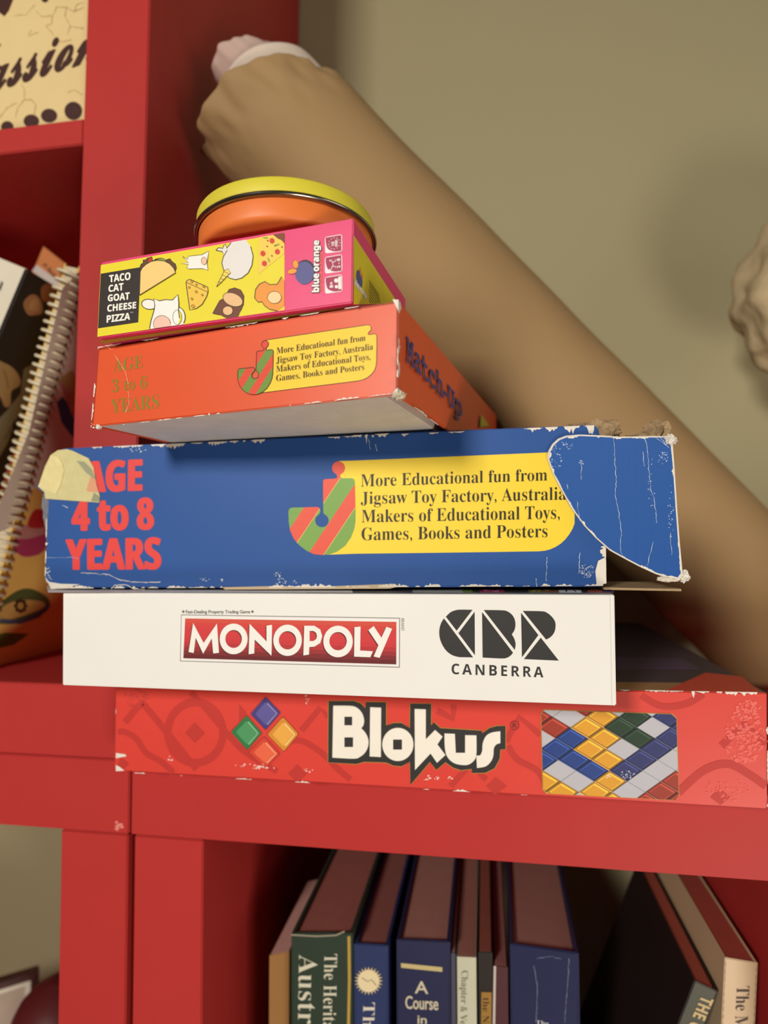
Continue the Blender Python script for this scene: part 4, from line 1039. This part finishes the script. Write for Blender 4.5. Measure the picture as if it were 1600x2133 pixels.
def a_green(P, F):
    P.text(F, serif('The Heritage'), (676, 1987), (672, 2176), (703, 1987), (699, 2176), (206, 202, 178), 1); P.text(F, serif('Australia'), (623, 1988), (619, 2228), (662, 1990), (658, 2228), (206, 202, 178), 1)
    P.stroke(F, [(727, 1950), (728, 2040), (726, 2140)], 6, (176, 146, 66), 1); P.stroke(F, [(606, 1947), (660, 1950), (700, 1948), (718, 1940)], 3, (150, 140, 120), 1)


def a_sun(P, F):
    for k in range(24):
        a = k * pi / 12; P.poly(F, [(768 + 22 * cos(a - .1), 2043 + 22 * sin(a - .1)), (768 + 30 * cos(a), 2043 + 30 * sin(a)), (768 + 22 * cos(a + .1), 2043 + 22 * sin(a + .1))], (206, 186, 140), 1)
    P.poly(F, ell(768, 2043, 22, 23), (222, 204, 162), 2); P.stroke(F, [(754, 2036), (766, 2044), (774, 2040), (784, 2052)], 1.6, (120, 100, 70), 3)
    P.text(F, serif('The'), (757, 2088), (755, 2160), (781, 2088), (779, 2160), (212, 204, 190), 1)


def a_course(P, F):
    P.poly(F, C([(675, 562), (872, 582), (872, 604), (676, 584)]), (190, 172, 120), 1)
    P.text(F, 'A', *C([(742, 705), (804, 708), (742, 648), (804, 651)]), (196, 186, 160), 1, .5); P.text(F, 'Course', *C([(697, 778), (852, 785), (697, 718), (852, 725)]), (196, 186, 160), 1, .5); P.text(F, 'in', *C([(755, 850), (797, 852), (755, 812), (797, 814)]), (196, 186, 160), 1, .4)


def a_verse(P, F): P.text(F, serif('Chapter & Verse'), (962, 2022), (958, 2160), (976, 2022), (972, 2160), (120, 116, 100), 1)
def a_gold(P, F): P.poly(F, C([(1058, 700), (1107, 702), (1104, 900), (1056, 900)]), (150, 112, 48), 1); P.text(F, serif('the Nine'), (1006, 2078), (1004, 2160), (1020, 2078), (1018, 2160), (50, 36, 20), 2)
def a_edge(P, F): P.stroke(F, [(1031, 2012), (1029, 2140)], 5, (190, 176, 170), 1)


def a_big(P, F):
    P.text(F, serif('The'), (1116.6, 2134), (1143, 2136), (1116.6, 2125), (1143, 2127), (196, 196, 196), 1)
    for p_, sd in (([(1118, 1996), (1150, 1992), (1170, 1998)], 1), ([(1112, 2010), (1120, 2060), (1116, 2130)], 2), ([(1186, 1996), (1182, 2050), (1176, 2130)], 3)): crack(P, F, p_, sd, 2.0, (92, 100, 124), 1)


book('thin_book', 'small tan paperback book against the red side panel, leftmost of the row', (561, 1990), (603, 1982), .045, .10, (150, 108, 62), (190, 150, 140), paper=True)
book('hardback_book', 'thick dark green hardback book with large cream lettering running down its spine', (607, 1944), (735, 1944), .035, .21, (44, 58, 46), (146, 92, 82), a_green)
book('hardback_book', 'navy blue hardback book with a gold sun emblem on its spine', (737, 1966), (809, 1970), .035, .20, (40, 52, 92), (138, 88, 80), a_sun)
book('hardback_book', 'dark navy hardback book with a gold bar and capital A on its spine', (826, 1957), (938, 1962), .035, .19, (36, 38, 70), (156, 114, 102), a_course)
book('slim_book', 'slim grey-blue hardback book without lettering beside the cream paperback', (939, 1985), (950, 1986), .036, .15, (70, 70, 84), (150, 110, 100), paper=True)
book('slim_book', 'slim cream paperback book with grey title down its spine', (952, 1992), (992, 1994), .035, .17, (190, 188, 164), (150, 104, 92), a_verse, paper=True)
book('slim_book', 'slim black book with a gold title block on its spine', (996, 1982), (1026, 1984), .036, .17, (38, 30, 26), (130, 76, 62), a_gold, paper=True)
book('slim_book', 'thin dark maroon book with a pale edge beside the large glossy navy book', (1028, 2010), (1058, 2014), .036, .18, (74, 36, 40), (150, 96, 92), a_edge, paper=True)
book('hardback_book', 'large glossy navy hardback book with creased jacket, right end of the upright row', (1062, 1966), (1206, 1986), .035, .155, (42, 46, 78), (150, 108, 98), a_big, rough=.16, gap=.004, dx=.003)

# leaning books at the right
def leaning(name, label, tl, tr, bl2, y, depth, cover, pages, art=None, paper=True, dx=0., floor=ZF + .0008):
    TL, TR = aty(*tl, y), aty(*tr, y); q = aty(*bl2, y); d = (TR - q).normalized(); BR = TR - d * ((TR.z - floor) / d.z)
    wv = Vector((-d.z, 0, d.x)); W = (TR - TL).length; TLx = TR + wv * W; BLx = BR + wv * W
    return TLx, TR, BR, BLx, wv, d, W


def lean_book(name, label, tr, low, W, y, depth, cover, pages, art=None, spine=None, lift=0.):
    TR = aty(*tr, y); q = aty(*low, y); d = (TR - q).normalized(); wv = Vector((-d.z, 0, d.x)) 
    zf = ZF + .0008 + lift
    BR = TR - d * ((TR.z - zf - (0 if d.x > 0 else W * abs(d.x))) / d.z)
    TL, BL = TR + wv * W, BR + wv * W
    if d.x < 0:
        pass
    R = thing(name, label, 'book', BR + wv * W / 2, 'books in the lower compartment'); tb = .0012; P = Part(); cm = mat(cover, .45, .4, 0, .1, 40); dv = Vector((0, depth, 0))
    P.prism([BR, TR, TR + wv * tb, BR + wv * tb], dv, cm, .0003); P.prism([BL - wv * tb, TL - wv * tb, TL, BL], dv, cm, .0003); P.prism([BL, TL, TR, BR], (0, tb, 0), mat(spine, .5, .4) if spine else cm, .0005)
    if art: art(P, Face((0, y - .0002, 0), (0, -1, 0)), Face(TL, wv))
    P.build('cover', R)
    P = Part(); k = tb + .0002; o_ = Vector((0, k, 0)); P.prism([BR + wv * k + d * .001 + o_, TR + wv * k - d * .001 + o_, TL - wv * k - d * .001 + o_, BL - wv * k + d * .001 + o_], dv * .985, mat(pages, .85, .15, 0, .08, 90), .0002); P.build('page_block', R)  # page colour here also holds shade and red reflected light
    return R


def a_go(P, F, Fl):
    P.text(F, sans('THE GO'), (1462, 2073), (1424, 2160), (1487, 2083), (1449, 2170), (196, 170, 120), 1, .4)


def a_them(P, F, Fl): P.text(F, serif('The Mind'), (1535, 2054), (1528, 2190), (1562, 2054), (1555, 2190), (62, 44, 34), 1)


lean_book('leaning_book', 'pale cream paperback book with dark title standing against the right partition', (1579, 2006), (1573, 2133), .0195, .035, .19, (206, 178, 140), (168, 80, 66), a_them)
lean_book('leaning_book', 'black-covered book leaning against the cream paperback at the right of the row', (1496, 2066), (1470, 2133), .0150, .036, .15, (40, 28, 26), (176, 92, 76), a_go, (66, 66, 50), lift=.142)
